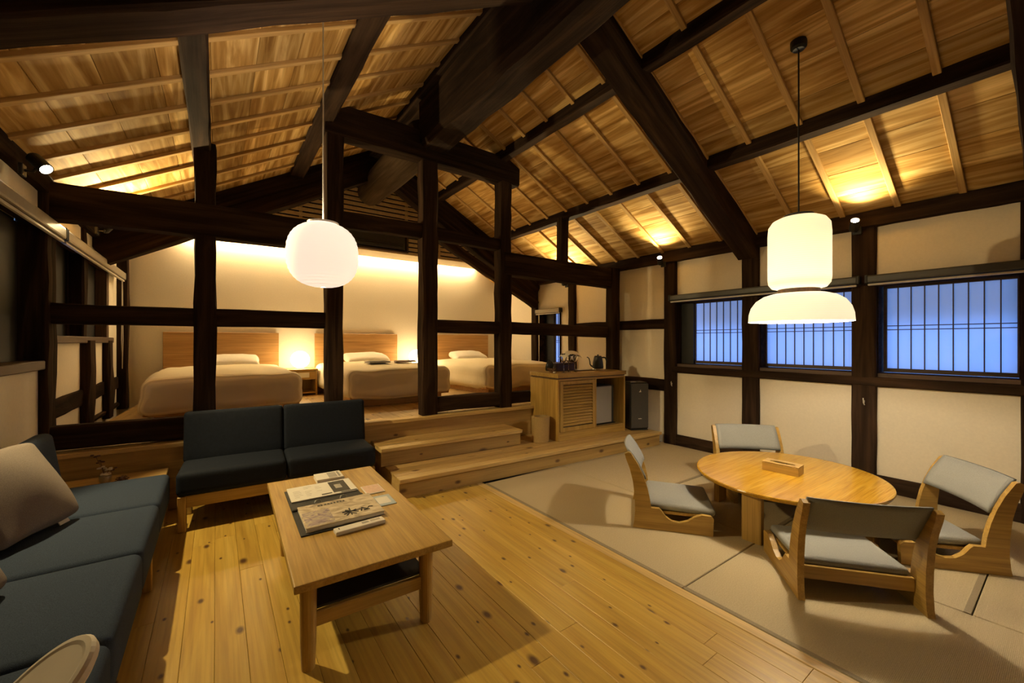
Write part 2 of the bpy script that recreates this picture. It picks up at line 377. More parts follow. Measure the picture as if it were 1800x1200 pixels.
ledge = struct('floor_ledge', box((XL+0.03, 3.90, 0), (-0.31, 4.24, 0.325)), 'riser_pine_shaded')
link('ledge_board', box((XL+0.03, 3.89, 0.325), (-0.305, 4.245, 0.347), 0.004), 'nosing_pine', ledge)

# ------------------------------------------------------------------ roof: backing, boards, battens
ce = bmesh.new()
for (xa, xb) in ((RX, 5.15), (-1.3, RX)):
    q = []
    for yy in (YF, YB+0.1):
        for x in (xa, xb): q.append((x, yy, roof(x)+0.03))
    for dz in (0.0,):
        vs = [ce.verts.new(p) for p in q]; vt = [ce.verts.new((p[0], p[1], p[2]+0.12)) for p in q]
        for f in ((0, 1, 3, 2),): ce.faces.new([vs[i] for i in f]); ce.faces.new([vt[i] for i in reversed(f)])
        for a, b in ((0, 1), (1, 3), (3, 2), (2, 0)): ce.faces.new((vs[a], vs[b], vt[b], vt[a]))
ceil = struct('ceiling', ce, 'roof_board')
SL = (4.85-RX)/math.cos(ANG); NP = 12; pw = SL/NP
rm = {k: board_mesh(0.386*k-0.001, pw-0.002, 0.014, 0.002) for k in (5, 7, 9)}
for side in (1, -1):
    for i in range(NP):
        s = (i+0.5)*pw; x = (4.85-s*math.cos(ANG)) if side > 0 else (-1.01+s*math.cos(ANG))
        z = roof(x)
        y = 0.153-0.386*random.choice((1, 2, 3, 4, 5))
        while y < 7.1:
            L = random.choice((5, 7, 9))
            o = link('ceiling_board', rm[L], 'roof_board', ceil); L *= 0.386
            o.matrix_local = Matrix.Translation((x, y+L/2, z+0.012)) @ Matrix.Rotation(side*ANG, 4, 'Y') @ Matrix.Rotation(PI/2, 4, 'Z')
            y += L
bt = box((-SL/2, -0.022, -0.026), (SL/2, 0.022, 0.0), 0.003); bme = bpy.data.meshes.new('batten'); bt.to_mesh(bme); bt.free()
yb_ = 0.153
while yb_ < 7.2:
    for side in (1, -1):
        xm = (4.85+RX)/2 if side > 0 else (-1.01+RX)/2
        o = link('batten', bme, 'batten_wood', ceil)
        o.matrix_local = Matrix.Translation((xm, yb_, roof(xm)-0.002)) @ Matrix.Rotation(side*ANG, 4, 'Y')
    yb_ += 0.386

# ------------------------------------------------------------------ walls
def timber_wall(name, boxes):
    bm = bmesh.new()
    for lo, hi in boxes: box(lo, hi, 0, bm)
    return struct(name, bm, 'plaster')
# right wall with three window openings and one in the bedroom
PR = [0.165, 1.165, 2.155, 3.155]
wr = timber_wall('wall_right', [((XR, YF, 0), (XR+0.2, YB, 0.96)), ((XR, YF, 1.9), (XR+0.2, YB, 2.62)), ((XR, YF, 0.96), (XR+0.2, -0.75, 1.9)), ((XR, 3.09, 0.96), (XR+0.2, 5.28, 1.9)), ((XR, 5.84, 0.96), (XR+0.2, YB, 1.9))])
for y in PR+[-0.825, -1.82]: post('wall_post', XR+0.05, y, 0, 2.44, 0.17, 0.18, wr, 0.003)
post('wall_post', XR+0.04, 4.98, Z3-0.1, 2.44, 0.19, 0.15, wr); post('wall_post', XR+0.03, 5.98, Z3-0.1, 2.40, 0.17, 0.15, wr)
timber('top_plate', (XR+0.03, YF, 2.465), (XR+0.03, YB, 2.465), 0.19, 0.15, wr)
timber('rail', (XR+0.035, YF, 1.90), (XR+0.035, 3.12, 1.90), 0.14, 0.10, wr, jit=0.003)
timber('rail', (XR+0.035, YF, 0.985), (XR+0.035, 3.12, 0.985), 0.15, 0.085, wr, jit=0.003)
for z, h in ((1.585, 0.13), (0.765, 0.16)): timber('rail', (XR+0.03, 3.2, z), (XR+0.03, 4.95 if z > 1 else 3.95, z), 0.12, h, wr)
for yy in (0.66, 1.66, 2.60): pass
bb = struct('baseboard_right', box((XR-0.028, YF, 0.0), (XR+0.01, 3.16, 0.142), 0.004), 'beam_y')
# small pale cleats on two of the posts
for y, z in ((1.155, 0.80), (3.11, 0.80)):
    k = thing('cord_cleat', 'small pale cord cleat on the dark post '+('between the two wider windows' if y < 2 else 'beside the black air purifier'), 'cleat', (4.815, y, z))
    link('bar', tube([(0, -0.004, -0.03), (-0.012, 0, -0.012), (-0.012, 0.002, 0.012), (0, 0.006, 0.03)], 0.0045, 6), 'blind_bar', k); link('screw_plate', box((-0.012, -0.006, -0.012), (0.006, 0.006, 0.012), 0.002), 'blind_bar', k)

# left wall: window zone near the sofa and one in the bedroom
wl = timber_wall('wall_left', [((XL-0.2, YF, 0), (XL, YB, 1.15)), ((XL-0.2, YF, 2.2), (XL, YB, 2.62)), ((XL-0.2, YF, 1.15), (XL, -0.5, 2.2)), ((XL-0.2, 4.34, 1.15), (XL-0.06, 4.48, 2.2)), ((XL-0.2, 6.66, 1.15), (XL, YB, 2.2)), ((XL-0.2, 4.5, 1.15), (XL, 6.7, 1.36))])
timber('top_plate', (XL-0.03, YF, 2.475), (XL-0.03, YB, 2.475), 0.17, 0.13, wl)
timber('rail', (XL-0.02, YF, 2.22), (XL-0.02, YB-0.4, 2.22), 0.1, 0.11, wl, jit=0.003)
post('wall_post', XL-0.03, 4.40, 0, 2.44, 0.16, 0.2, wl)
for y in (5.5, 6.42): post('wall_post', XL-0.02, y, Z3-0.05, 1.36, 0.17, 0.20, wl, 0.012)
post('wall_post', XL+0.02, YB-0.07, Z3-0.05, 2.44, 0.17, 0.14, wl, 0.012)
timber('rail', (XL-0.03, 4.44, 0.83), (XL-0.03, YB-0.1, 0.83), 0.1, 0.15, wl); timber('rail', (XL-0.02, 4.44, 0.56), (XL-0.02, YB-0.1, 0.56), 0.1, 0.05, wl)
post('wall_post', XL-0.03, 5.5, 1.36, 2.44, 0.10, 0.13, wl)

# back wall: plaster, soffit, gable backing
wb = bmesh.new(); box((XL-0.2, YB, 0), (XR+0.2, YB+0.15, 2.95), 0, wb); wb2 = struct('wall_back', wb, 'plaster')
so = bmesh.new(); box((-0.50, 6.62, 2.80), (4.34, 7.10, 2.83), 0, so); trim_s = struct('trim_1', so, 'plaster')
g = bmesh.new(); vs = []
for y in (6.70, 6.75):
    vs.append([g.verts.new(p) for p in ((-0.47, y, 2.83), (4.31, y, 2.83), (RX, y, roof(RX)))])
g.faces.new(vs[0]); g.faces.new(list(reversed(vs[1])))
for i in range(3): g.faces.new((vs[0][i], vs[0][(i+1) % 3], vs[1][(i+1) % 3], vs[1][i]))
gable = struct('wall_gable', g, 'void')
z = 2.80
while z < 4.06:
    xa, xb = max(XL+0.02, -1.01+(z+0.05-ZE)/M_), min(XR-0.02, 4.85-(z+0.05-ZE)/M_)
    def slat(a, b): link('slat', box((a, 6.60, z), (b, 6.625, z+0.051), 0.003), 'slat_wood', gable)
    if 2.84 < z < 3.19:
        slat(xa, 1.48); slat(2.60, xb)
    else: slat(xa, xb)
    z += 0.075
for x in (0.2, 1.0, 1.48, 2.60, 3.2): link('slat_stud', box((x-0.02, 6.626, 2.83), (x+0.02, 6.66, min(roof(x)-0.04, 3.9))), 'slat_wood', gable)
# front wall behind the camera
fwm = bmesh.new(); box((XL-0.2, YF-0.15, 0), (XR+0.2, YF, 4.3), 0, fwm); struct('wall_front', fwm, 'plaster')
# hidden light strip over the bed wall
led = thing('cove_light', 'warm light strip hidden behind the soffit along the bed wall', 'light', (2.0, 7.17, 2.84))
link('channel', box((-2.42, -0.06, 0.012), (2.26, 0.07, 0.02)), 'white_plastic', led)
link('light_strip', box((-2.40, -0.012, 0.0), (2.24, 0.012, 0.011)), 'led_glow', led)

# ------------------------------------------------------------------ windows with paper screens
def shoji(name, ya, yb, za, zb, X, side, bars_at, kind='right', film=True):
    """frame mesh as the window; bars, rails and panes are parts. side +1 : outside towards +x"""
    fr = bmesh.new(); f = 0.022
    box((X-0.015, ya, za-0.035), (X+0.015, yb, za), 0.002, fr); box((X-0.015, ya, zb), (X+0.015, yb, zb+0.03), 0.002, fr)
    box((X-0.015, ya, za), (X+0.015, ya+f, zb), 0.002, fr); box((X-0.015, yb-f, za), (X+0.015, yb, zb), 0.002, fr)
    w = struct(name, fr, 'brown_y')
    for y in bars_at: link('bar', box((X-0.009, y-0.0035, za), (X+0.004, y+0.0035, zb)), 'brown_z', w)
    for zz in (za+0.352, za+0.387): link('cross_bar', box((X-0.010, ya+f, zz-0.0035), (X+0.003, yb-f, zz+0.0035)), 'brown_y', w)
    ys = [ya+f]+list(sorted(bars_at))+[yb-f]
    for a, b in zip(ys, ys[1:]):
        if b-a > 0.01: link('pane', box((X+side*0.005, a, za), (X+side*0.007, b, zb)), 'shoji_paper', w)
    if film: link('outer_film', box((X+side*0.10, ya, za+0.42), (X+side*0.103, yb, zb+0.03)), 'window_film', w)
    return w
def reveal(w, ya, yb, za, zb, xa, xb):
    for lo, hi in (((xa, ya-0.0, za-0.03), (xb, ya+0.012, zb+0.03)), ((xa, yb-0.012, za-0.03), (xb, yb, zb+0.03)), ((xa, ya, za-0.045), (xb, yb, za-0.03)), ((xa, ya, zb+0.03), (xb, yb, zb+0.045))):
        link('jamb', box(lo, hi), 'beam_y', w)
BZ, TZ = 1.105, 1.835
w1 = shoji('window_1', 2.24, 2.90, BZ, TZ, 5.0, 1, [2.365+0.0825*i for i in range(6)])
link('side_board', box((4.955, 2.89, BZ-0.05), (5.01, 3.08, TZ+0.06)), 'dark_board', w1)
w2 = shoji('window_2', 1.255, 2.066, BZ, TZ, 5.0, 1, [1.352+0.0845*i for i in range(8)])
w3 = shoji('window_3', 0.25, 1.055, BZ, TZ, 5.0, 1, [0.274+0.0855*i for i in range(9)])
for w, a, b in ((w1, 2.24, 3.08), (w2, 1.25, 2.07), (w3, 0.25, 1.08)): link('sill', box((4.865, a, 0.955), (5.08, b, 1.062), 0.003), 'brown_y', w); reveal(w, a, b, BZ-0.01, TZ+0.01, 4.88, 5.06)
w7 = shoji('window_7', -0.74, 0.08, BZ, TZ, 5.0, 1, [-0.65+0.0855*i for i in range(8)])
link('sill', box((4.865, -0.745, 0.955), (5.08, 0.08, 1.062), 0.003), 'brown_y', w7)
w4 = shoji('window_4', 5.30, 5.58, 0.98, 1.85, 5.0, 1, [5.40, 5.49], film=True)
link('side_board', box((4.97, 5.58, 0.95), (5.02, 5.84, 1.9)), 'dark_board', w4); reveal(w4, 5.28, 5.84, 0.97, 1.86, 4.84, 5.06)
# left windows: dark sliding boards with one strip of paper screen
w5 = struct('window_5', box((XL-0.13, -0.5, 1.15), (XL-0.11, 4.3, 2.2)), 'void')
for i in range(8): link('shutter_board', box((XL-0.108, -0.45+i*0.59, 1.2), (XL-0.085, 0.13+i*0.59, 2.17), 0.004), 'dark_board', w5)
link('sill', box((XL-0.1, -0.6, 1.15), (XL+0.035, 4.34, 1.215), 0.006), 'brown_y', w5)
w6 = shoji('window_6', 4.56, 4.86, 1.42, 2.12, XL-0.1, -1, [4.64, 4.71, 4.78], film=False)
link('backing_board', box((XL-0.16, 4.86, 1.36), (XL-0.10, 6.66, 2.2)), 'dark_board', w6)
link('sill', box((XL-0.1, 4.44, 1.335), (XL+0.05, 6.62, 1.395), 0.006), 'brown_y', w6)
for y in (5.5, 6.6): link('stile', box((XL-0.1, y-0.035, 1.39), (XL+0.0, y+0.035, 2.18), 0.004), 'brown_z', w6)

# roller blinds, rolled up
def blind(label, x, ya, yb, z, side, mat='blind_metal', bar='blind_bar', h=0.07):
    b = thing('roller_blind', label, 'blind', (x, (ya+yb)/2, z), 0, 'rolled-up roller blinds')
    L = (yb-ya)/2
    c = link('cassette', box((-0.035, -L, 0.0), (0.035, L, h), 0.014, seg=2), mat, b)
    link('bottom_bar', box((-0.012-side*0.012, -L+0.01, -0.024), (0.012-side*0.012, L-0.01, -0.006), 0.004), bar, b)
    for s in (-1, 1): link('end_cap', box((-0.038, s*L-0.012, -0.004), (0.038, s*L+0.012, h+0.004), 0.006), 'black_matt', b)
    return b
blind('rolled-up grey roller blind above the paper window behind the white pendant lamp', 4.80, 1.19, 3.12, 1.878, 1, 'charcoal')
blind('rolled-up grey roller blind above the rightmost paper window', 4.80, -0.8, 1.13, 1.878, 1, 'charcoal')
blind('rolled-up metallic roller blind on the left wall above the sofa corner', -0.945, 0.4, 4.46, 2.115, -1, h=0.085)
b2 = blind('rolled-up metallic roller blind over the dark bedroom window on the left wall', -0.945, 4.50, 6.95, 2.115, -1, h=0.085)
link('pull_cord', tube([(0.0, 1.21, 0.0), (0.0, 1.215, -0.3), (-0.005, 1.22, -0.75), (0.0, 1.235, -1.1), (0.005, 1.25, -0.75), (0.0, 1.245, -0.02)], 0.004, 6), 'blind_bar', b2)
blind('short rolled-up roller blind over the small bedroom window', 4.80, 5.22, 5.88, 1.86, 1)

# ------------------------------------------------------------------ the heavy timber frame
def T(o, label, cat='beam', group=None): return tag(o, label, cat, group)
PY = 4.27+0.08   # centre of partition timbers
def py(x): return sy(x, PY)
for nm, x, z0, z1, w, lab in (('A', -0.075, Z3, 3.02, 0.15, 'dark wooden post left of the hanging lantern, in front of the first bed'), ('B', 0.935, Z3, 3.36, 0.16, 'tall dark post right behind the round lantern, beside the entry gap'),
                              ('C', 1.91, Z3, 3.36, 0.18, 'tall rough dark post under the big log, right of the entry gap'), ('D', 2.89, Z3, 3.36, 0.17, 'tall dark post just left of the drinks cabinet')):
    T(post('partition_post', x, py(x), z0, z1, w, 0.15, jit=0.008), lab, 'post', 'posts of the bedroom partition')
T(post('partition_post', 4.745, py(4.745)-0.06, 0.15, 2.42, 0.16, 0.14), 'dark corner post behind the kettle, where the partition meets the window wall', 'post', 'posts of the bedroom partition')
T(timber('girder', (-1.06, py(-1.0), 2.37), (0.95, py(0.95), 2.36), 0.16, 0.27), 'thick black girder from the left wall to the post behind the lantern')
T(timber('girder', (0.85, py(0.85), 3.52), (3.08, py(3.08), 3.45), 0.17, 0.31), 'high dark girder on three posts, crossing under the big log')
T(timber('girder', (2.87, py(2.87), 2.31), (4.84, py(4.84)-0.02, 2.275), 0.17, 0.275), 'thick dark girder above the drinks cabinet reaching the window wall')
T(timber('tie_beam', (0.98, py(0.98), 2.56), (1.86, py(1.86), 2.56), 0.11, 0.16), 'dark cross tie above the entry gap in front of the air conditioner')
T(timber('tie_beam', (1.96, py(1.96), 2.555), (2.85, py(2.85), 2.535), 0.11, 0.14), 'dark cross tie between the two posts right of the entry gap')
T(timber('rail', (-1.0, py(-1.0), 1.555), (0.9, py(0.9), 1.553), 0.09, 0.15, jit=0.004), 'dark rail crossing in front of the first bed headboard, left of the entry gap', 'rail')
T(timber('rail', (1.97, py(1.97), 1.523), (2.83, py(2.83), 1.516), 0.09, 0.15, jit=0.004), 'dark rail crossing above the third bed between two posts', 'rail')
T(timber('rail', (2.95, py(2.95), 1.52), (4.7, py(4.7), 1.487), 0.09, 0.155, jit=0.004), 'dark rail running above the kettle and wine glasses', 'rail')
T(timber('sill_beam', (-1.02, py(-1.0)-0.01, 0.64), (0.9, py(0.9)-0.01, 0.645), 0.11, 0.175), 'dark floor sill beam behind the sofa, left of the entry gap')
T(timber('sill_beam', (1.97, py(1.97), 0.645), (2.83, py(2.83), 0.645), 0.11, 0.165), 'dark floor sill beam between the two posts in front of the third bed')
T(timber('sill_beam', (2.95, py(2.95), 0.645), (3.7, py(3.7), 0.645), 0.11, 0.14), 'dark floor sill beam just behind the drinks cabinet')
T(post('short_post', 3.84, py(3.84), 2.40, 3.03, 0.13, 0.12), 'short dark post standing on the girder above the drinks cabinet', 'post')
# purlins
def purlin(x, w, lab):
    zb = roof(x+(w/2 if x > RX else -w/2))-0.045; h = 0.14
    T(timber('purlin', (x, YF+0.02, zb+h/2), (x, 6.58, zb+h/2), w, h, jit=0.004), lab, 'beam', 'purlins under the roof boards')
purlin(3.855, 0.13, 'dark purlin on the right slope, the lower one nearer the windows')
purlin(2.845, 0.12, 'dark purlin on the right slope, the upper one nearer the big log')
purlin(-0.10, 0.13, 'dark purlin on the left slope, the lower one above the first post')
purlin(0.84, 0.16, 'dark purlin on the left slope, the upper one near the lantern cord')
T(timber('ridge_beam', (RX-0.05, YF+0.02, 4.045), (RX-0.05, 6.58, 4.045), 0.24, 0.17), 'dark ridge beam along the top of the roof, above the big log')
# principal rafters
def rafter(y, depth, w, right, lab, x_end=None):
    hz = depth*math.cos(ANG)
    xa, xb = (4.86, RX+0.02) if right else (-1.02, RX-0.02)
    if x_end is not None: xb = x_end
    za, zb = roof(xa)-depth/2+0.01, roof(xb)-depth/2+0.01
    T(timber('principal_rafter', (xa, y, za), (xb, y, zb), w, hz, up=(0, 0, 1)), lab, 'beam', 'principal rafters')
rafter(2.17, 0.30, 0.20, True, 'broad dark rafter slanting down to the post left of the white pendant lamp')
rafter(2.16, 0.37, 0.20, False, 'broad dark rafter across the top left corner, over the blue sofa')
rafter(0.13, 0.32, 0.18, True, 'dark rafter at the right edge, above the rightmost window')
rafter(0.13, 0.32, 0.18, False, 'dark rafter above the camera side of the left roof slope')
rafter(5.95, 0.44, 0.18, False, 'dark rafter over the beds on the left roof slope')
rafter(5.95, 0.44, 0.18, True, 'dark rafter over the beds on the right roof slope')
T(timber('diagonal_brace', (4.80, 5.90, 2.02), (2.75, 5.90, 3.02), 0.12, 0.14), 'dark diagonal brace below the rafter over the third bed')
# the big log
lg = thing('big_beam', 'massive dark log beam under the ridge, ending in a rounded butt over the beds', 'beam', (1.95, 0, 3.45))
o = link('squared_beam', hewn(4.17-YF, 0.34, 0.52, 0.01, 0.05, 99), 'beam_x', lg); o.matrix_local = Matrix.Translation((0, YF, 0.26)) @ Matrix.Rotation(PI/2, 4, 'Z')
bm = bmesh.new(); rings = []
for i, (yy, r, dz) in enumerate(((4.40, 0.215, 0.21), (4.9, 0.215, 0.20), (5.5, 0.21, 0.20), (6.0, 0.20, 0.20), (6.35, 0.195, 0.195), (6.45, 0.18, 0.195), (6.49, 0.14, 0.195))):
    rings.append([bm.verts.new((r*(1+0.04*noise.noise(Vector((k*.7, yy, 0))))*math.cos(2*PI*k/20)-0.02, yy, dz+r*1.05*math.sin(2*PI*k/20))) for k in range(20)])
for p, q in zip(rings, rings[1:]):
    for k in range(20): bm.faces.new((p[k], p[(k+1) % 20], q[(k+1) % 20], q[k]))
bm.faces.new(rings[0]); bm.faces.new(rings[-1])
link('log_end', bm, 'log_wood', lg, smooth=True)

# ------------------------------------------------------------------ wall spotlights
def spotlight(label, loc, aim, power, angle=110, blend=0.6, emis=True):
    s = thing('wall_spotlight', label, 'spotlight', loc, 0, 'black wall spotlights')
    wall_dir = 1 if loc[0] > 2 else -1
    link('mount', rotbox(Vector((wall_dir*0.075, 0, -0.05)), (0.02, 0.07, 0.07), Matrix.Identity(3), 0.004), 'black_metal', s)
    link('arm', tube([(wall_dir*0.07, 0, -0.05), (wall_dir*0.03, 0, -0.05), (wall_dir*0.01, 0, -0.01)], 0.009, 8), 'black_metal', s)
    d = (Vector(aim)-Vector(loc)).normalized(); q = d.to_track_quat('Z', 'Y')
    hd = lathe([(0.0, -0.07), (0.030, -0.07), (0.036, -0.06), (0.036, 0.045), (0.031, 0.045), (0.031, 0.02), (0.0, 0.02)], 20)
    h = link('lamp_head', hd, 'black_metal', s); h.rotation_mode = 'QUATERNION'; h.rotation_quaternion = q
    if emis:
        bl = link('lens', lathe([(0.0, 0.038), (0.020, 0.036), (0.029, 0.030)], 16, cap=False), 'bulb', h)
    light('spot_beam', 'SPOT', Vector(loc)+d*0.06, power, aim=aim, angle=angle, blend=blend, size=0.03, parent=s)
    return s
spotlight('bright black spotlight high on the left wall over the sofa corner', (-0.86, 3.68, 2.42), (1.30, 2.15, 0.0), SPOT_FLOOR, 100, 0.35)
spotlight('bright black spotlight on the post right of the white pendant lamp', (4.72, 1.20, 2.42), (4.18, 0.98, 2.86), SPOT_ROOF, 125, 1.0)
spotlight('bright black spotlight near the partition end of the window wall', (4.72, 3.22, 2.42), (4.18, 2.95, 2.86), SPOT_ROOF, 125, 1.0)
spotlight('small black spotlight on the bedroom post above the wine glasses', (4.68, 5.02, 2.34), (3.85, 4.3, 3.05), SPOT_ROOF*1.7, 135, 1.0)
spotlight('black spotlight on the left wall behind the girder by the bedroom window', (-0.80, 5.2, 2.40), (0.10, 3.9, 3.12), SPOT_ROOF*2.4, 135, 1.0)

# ------------------------------------------------------------------ round paper lantern
LX, LY, LZ = 0.480, 2.45, 1.826
ln = thing('paper_lantern', 'round white ribbed paper lantern hanging on a thin cord', 'lamp', (LX, LY, LZ-0.18))
prof = []
for i in range(41):
    a = -PI/2+PI*i/40; n = 2.5
    cx, sx_ = math.cos(a), math.sin(a)
    r = 0.182*(abs(cx)**(2/n)); z = 0.18+0.176*math.copysign(abs(sx_)**(2/n), sx_)
    prof.append((max(r, 0.012 if i < 20 else 0.078)+(0.0025 if i % 2 else 0), z))
link('shade', lathe(prof, 40, cap=False), 'lantern_paper', ln, smooth=True)
link('top_ring', lathe([(0.074, 0.350), (0.081, 0.350), (0.081, 0.360), (0.074, 0.360), (0.074, 0.350)], 28, cap=False), 'white_plastic', ln)
link('cross_wire', tube([(-0.076, 0, 0.355), (0.076, 0, 0.355)], 0.002, 6), 'white_plastic', ln)
link('cord', tube([(0, 0, 0.33), (0, 0, roof(LX)-LZ+0.18)], 0.0035, 6), 'white_plastic', ln)
link('ceiling_rose', lathe([(0.045, 0), (0.045, 0.03), (0.02, 0.04)], 18), 'white_plastic', ln, (0, 0, roof(LX)-LZ+0.18-0.05))
link('bulb', lathe([(0.0, 0.13), (0.02, 0.14), (0.03, 0.165), (0.02, 0.19), (0.008, 0.21), (0.008, 0.335)], 14), 'globe_glow', ln)
light('lantern_light', 'POINT', (LX, LY, LZ+0.115), LANTERN_W, (1.0, 0.84, 0.66), 0.025, ln)

# ------------------------------------------------------------------ pendant over the low table
PX, PYY = 3.25, 1.13
pd = thing('pendant_lamp', 'white two-part paper pendant lamp above the low round table', 'lamp', (PX, PYY, 1.485))
cyl = [(0.085, 0.715), (0.12, 0.712), (0.155, 0.695), (0.178, 0.66), (0.183, 0.60)]+[(0.183, 0.60-0.30*i/12) for i in range(1, 13)]+[(0.178, 0.262), (0.158, 0.235), (0.115, 0.222)]
link('upper_shade', lathe(cyl, 40, cap=False), 'shade_paper', pd, smooth=True)
low = [(0.115, 0.196), (0.16, 0.192), (0.21, 0.176), (0.255, 0.145), (0.285, 0.10), (0.298, 0.055), (0.302, 0.0)]
link('lower_shade', lathe(low, 44, cap=False), 'shade_paper', pd, smooth=True)
link('neck_ring', lathe([(0.112, 0.192), (0.122, 0.194), (0.122, 0.224), (0.112, 0.226), (0.112, 0.192)], 32, cap=False), 'brown_z', pd)
link('cap', lathe([(0.085, 0.712), (0.088, 0.735), (0.02, 0.738)], 28), 'black_matt', pd)
link('cord', tube([(0, 0, 0.735), (0, 0, roof(PX)-1.485)], 0.005, 6), 'black_matt', pd)
rs = link('ceiling_rose', lathe([(0.0, 0.0), (0.035, 0.0), (0.048, 0.015), (0.05, 0.06)], 20), 'black_metal', pd, (0, 0, roof(PX)-1.485-0.055))
link('bulb', lathe([(0.0, 0.30), (0.022, 0.31), (0.032, 0.34), (0.022, 0.375), (0.008, 0.40), (0.008, 0.70)], 14), 'globe_glow', pd)
light('pendant_upper_light', 'POINT', (PX, PYY, 1.485+0.46), PENDANT_W*0.24, (1.0, 0.86, 0.62), 0.035, pd)
light('pendant_lower_light', 'POINT', (PX, PYY, 1.485+0.13), PENDANT_W, (1.0, 0.86, 0.62), 0.035, pd)

# ------------------------------------------------------------------ beds
def make_bed(cx, lab, seed):
    b = thing('bed', lab, 'bed', (cx, 6.15, Z3), 0, 'three beds along the lit wall')
    link('bed_base', box((-0.58, -0.95, 0.0), (0.58, 1.0, 0.14), 0.006), 'headboard_oak', b)
    link('bed_frame', box((-0.66, -1.02, 0.10), (0.66, 1.03, 0.15), 0.006), 'headboard_oak', b)
    d = link('duvet', soft((0.69, 1.05, 0.182), 0.10, 0.045, 0.022, 3.2, 12, seed), 'duvet', b, (0, -0.01, 0.278), smooth=True)
    # the cover hangs a little wider at the foot
    for v in d.data.vertices:
        if v.co.z < 0: v.co.x *= 1+0.03*(-v.co.z/0.16); v.co.y = v.co.y*(1.0+0.015*(-v.co.z/0.16)) if v.co.y < 0 else v.co.y
    link('headboard', box((-0.68, 1.035, 0.0), (0.68, 1.075, 0.94), 0.004), 'headboard_oak', b)
    p = link('pillow', soft((0.34, 0.20, 0.05), 0.05, 0.055, 0.012, 6, 8, seed+3), 'white_linen', b, (0.06, 0.78, 0.525), (math.radians(14), 0, 0), smooth=True)
    return b
make_bed(0.10, 'white double bed on the left, seen behind the blue sofa', 1.0)
make_bed(1.965, 'white double bed in the middle with dark folders on its cover', 5.0)
make_bed(3.90, 'white bed on the right, partly hidden by the drinks cabinet', 9.0)
# folders on the middle bed
def folder(x, y, z, rz, cover, lab):
    f = thing('folder', lab, 'folder', (x, y, z), rz)
    link('cover', box((-0.15, -0.10, 0.0), (0.15, 0.10, 0.006), 0.002), cover, f); link('pages', box((-0.14, -0.09, 0.0065), (0.145, 0.09, 0.018), 0.002), 'white_paper', f); link('cover', box((-0.15, -0.10, 0.0185), (0.15, 0.10, 0.024), 0.002), cover, f)
folder(1.83, 5.75, Z3+0.512, 0.15, 'black_matt', 'black folder lying on the middle bed, the left one')
folder(2.27, 5.85, Z3+0.507, -0.2, 'red_leather', 'dark red folder lying on the middle bed, the right one')
# night stands with globe lamps
def nightstand(x, lab, lab2):
    n = thing('nightstand', lab, 'nightstand', (x, 7.0, Z3), 0, 'night stands between the beds')
    for s in (-1, 1): link('side_panel', box((s*0.20-0.012, -0.22, 0.0), (s*0.20+0.012, 0.22, 0.37), 0.002), 'oak_z', n)
    link('top', box((-0.22, -0.23, 0.37), (0.22, 0.23, 0.395), 0.003), 'oak_x', n); link('bottom_shelf', box((-0.19, -0.21, 0.03), (0.19, 0.21, 0.05)), 'oak_x', n)
    link('back_panel', box((-0.19, 0.2, 0.05), (0.19, 0.21, 0.37)), 'oak_z', n)
    d = link('drawer', box((-0.186, -0.225, 0.24), (0.186, 0.15, 0.365), 0.003), 'oak_x', n); link('label_plate', box((-0.07, -0.229, 0.27), (0.1, -0.2255, 0.345)), 'white_paper', d)
    g = thing('globe_lamp', lab2, 'lamp', (x, 6.93, Z3+0.395), 0, 'glowing globe lamps')
    link('base', lathe([(0.06, 0), (0.06, 0.012), (0.045, 0.016)], 24), 'brass_pot', g)
    link('globe', lathe([(max(0.13*math.cos(-PI/2+PI*i/20), 0.02 if i == 0 else 0.0), 0.142+0.127*math.sin(-PI/2+PI*i/20)) for i in range(21)], 28, cap=False), 'globe_glow', g, smooth=True)
nightstand(1.035, 'oak night stand between the left and middle beds', 'glowing white globe lamp between the left and middle beds')
nightstand(2.90, 'oak night stand between the middle and right beds', 'glowing white globe lamp half behind the tall rough post')
# air conditioner in the gable
ac = thing('air_conditioner', 'dark air conditioner set into the slatted gable above the beds', 'air conditioner', (2.04, 6.68, 2.85))
link('casing', box((-0.52, -0.10, 0.02), (0.52, 0.0, 0.32), 0.02, seg=2), 'charcoal', ac)
for zz in (0.06, 0.10): link('louvre', box((-0.47, -0.125, zz), (0.47, -0.095, zz+0.012), 0.003), 'black_matt', ac)
for lo, hi in (((-0.57, -0.11, -0.03), (0.57, -0.05, 0.0)), ((-0.57, -0.11, 0.335), (0.57, -0.05, 0.365)), ((-0.57, -0.11, 0.0), (-0.54, -0.05, 0.335)), ((0.54, -0.11, 0.0), (0.57, -0.05, 0.335))): link('frame', box(lo, hi, 0.003), 'brown_x', ac)

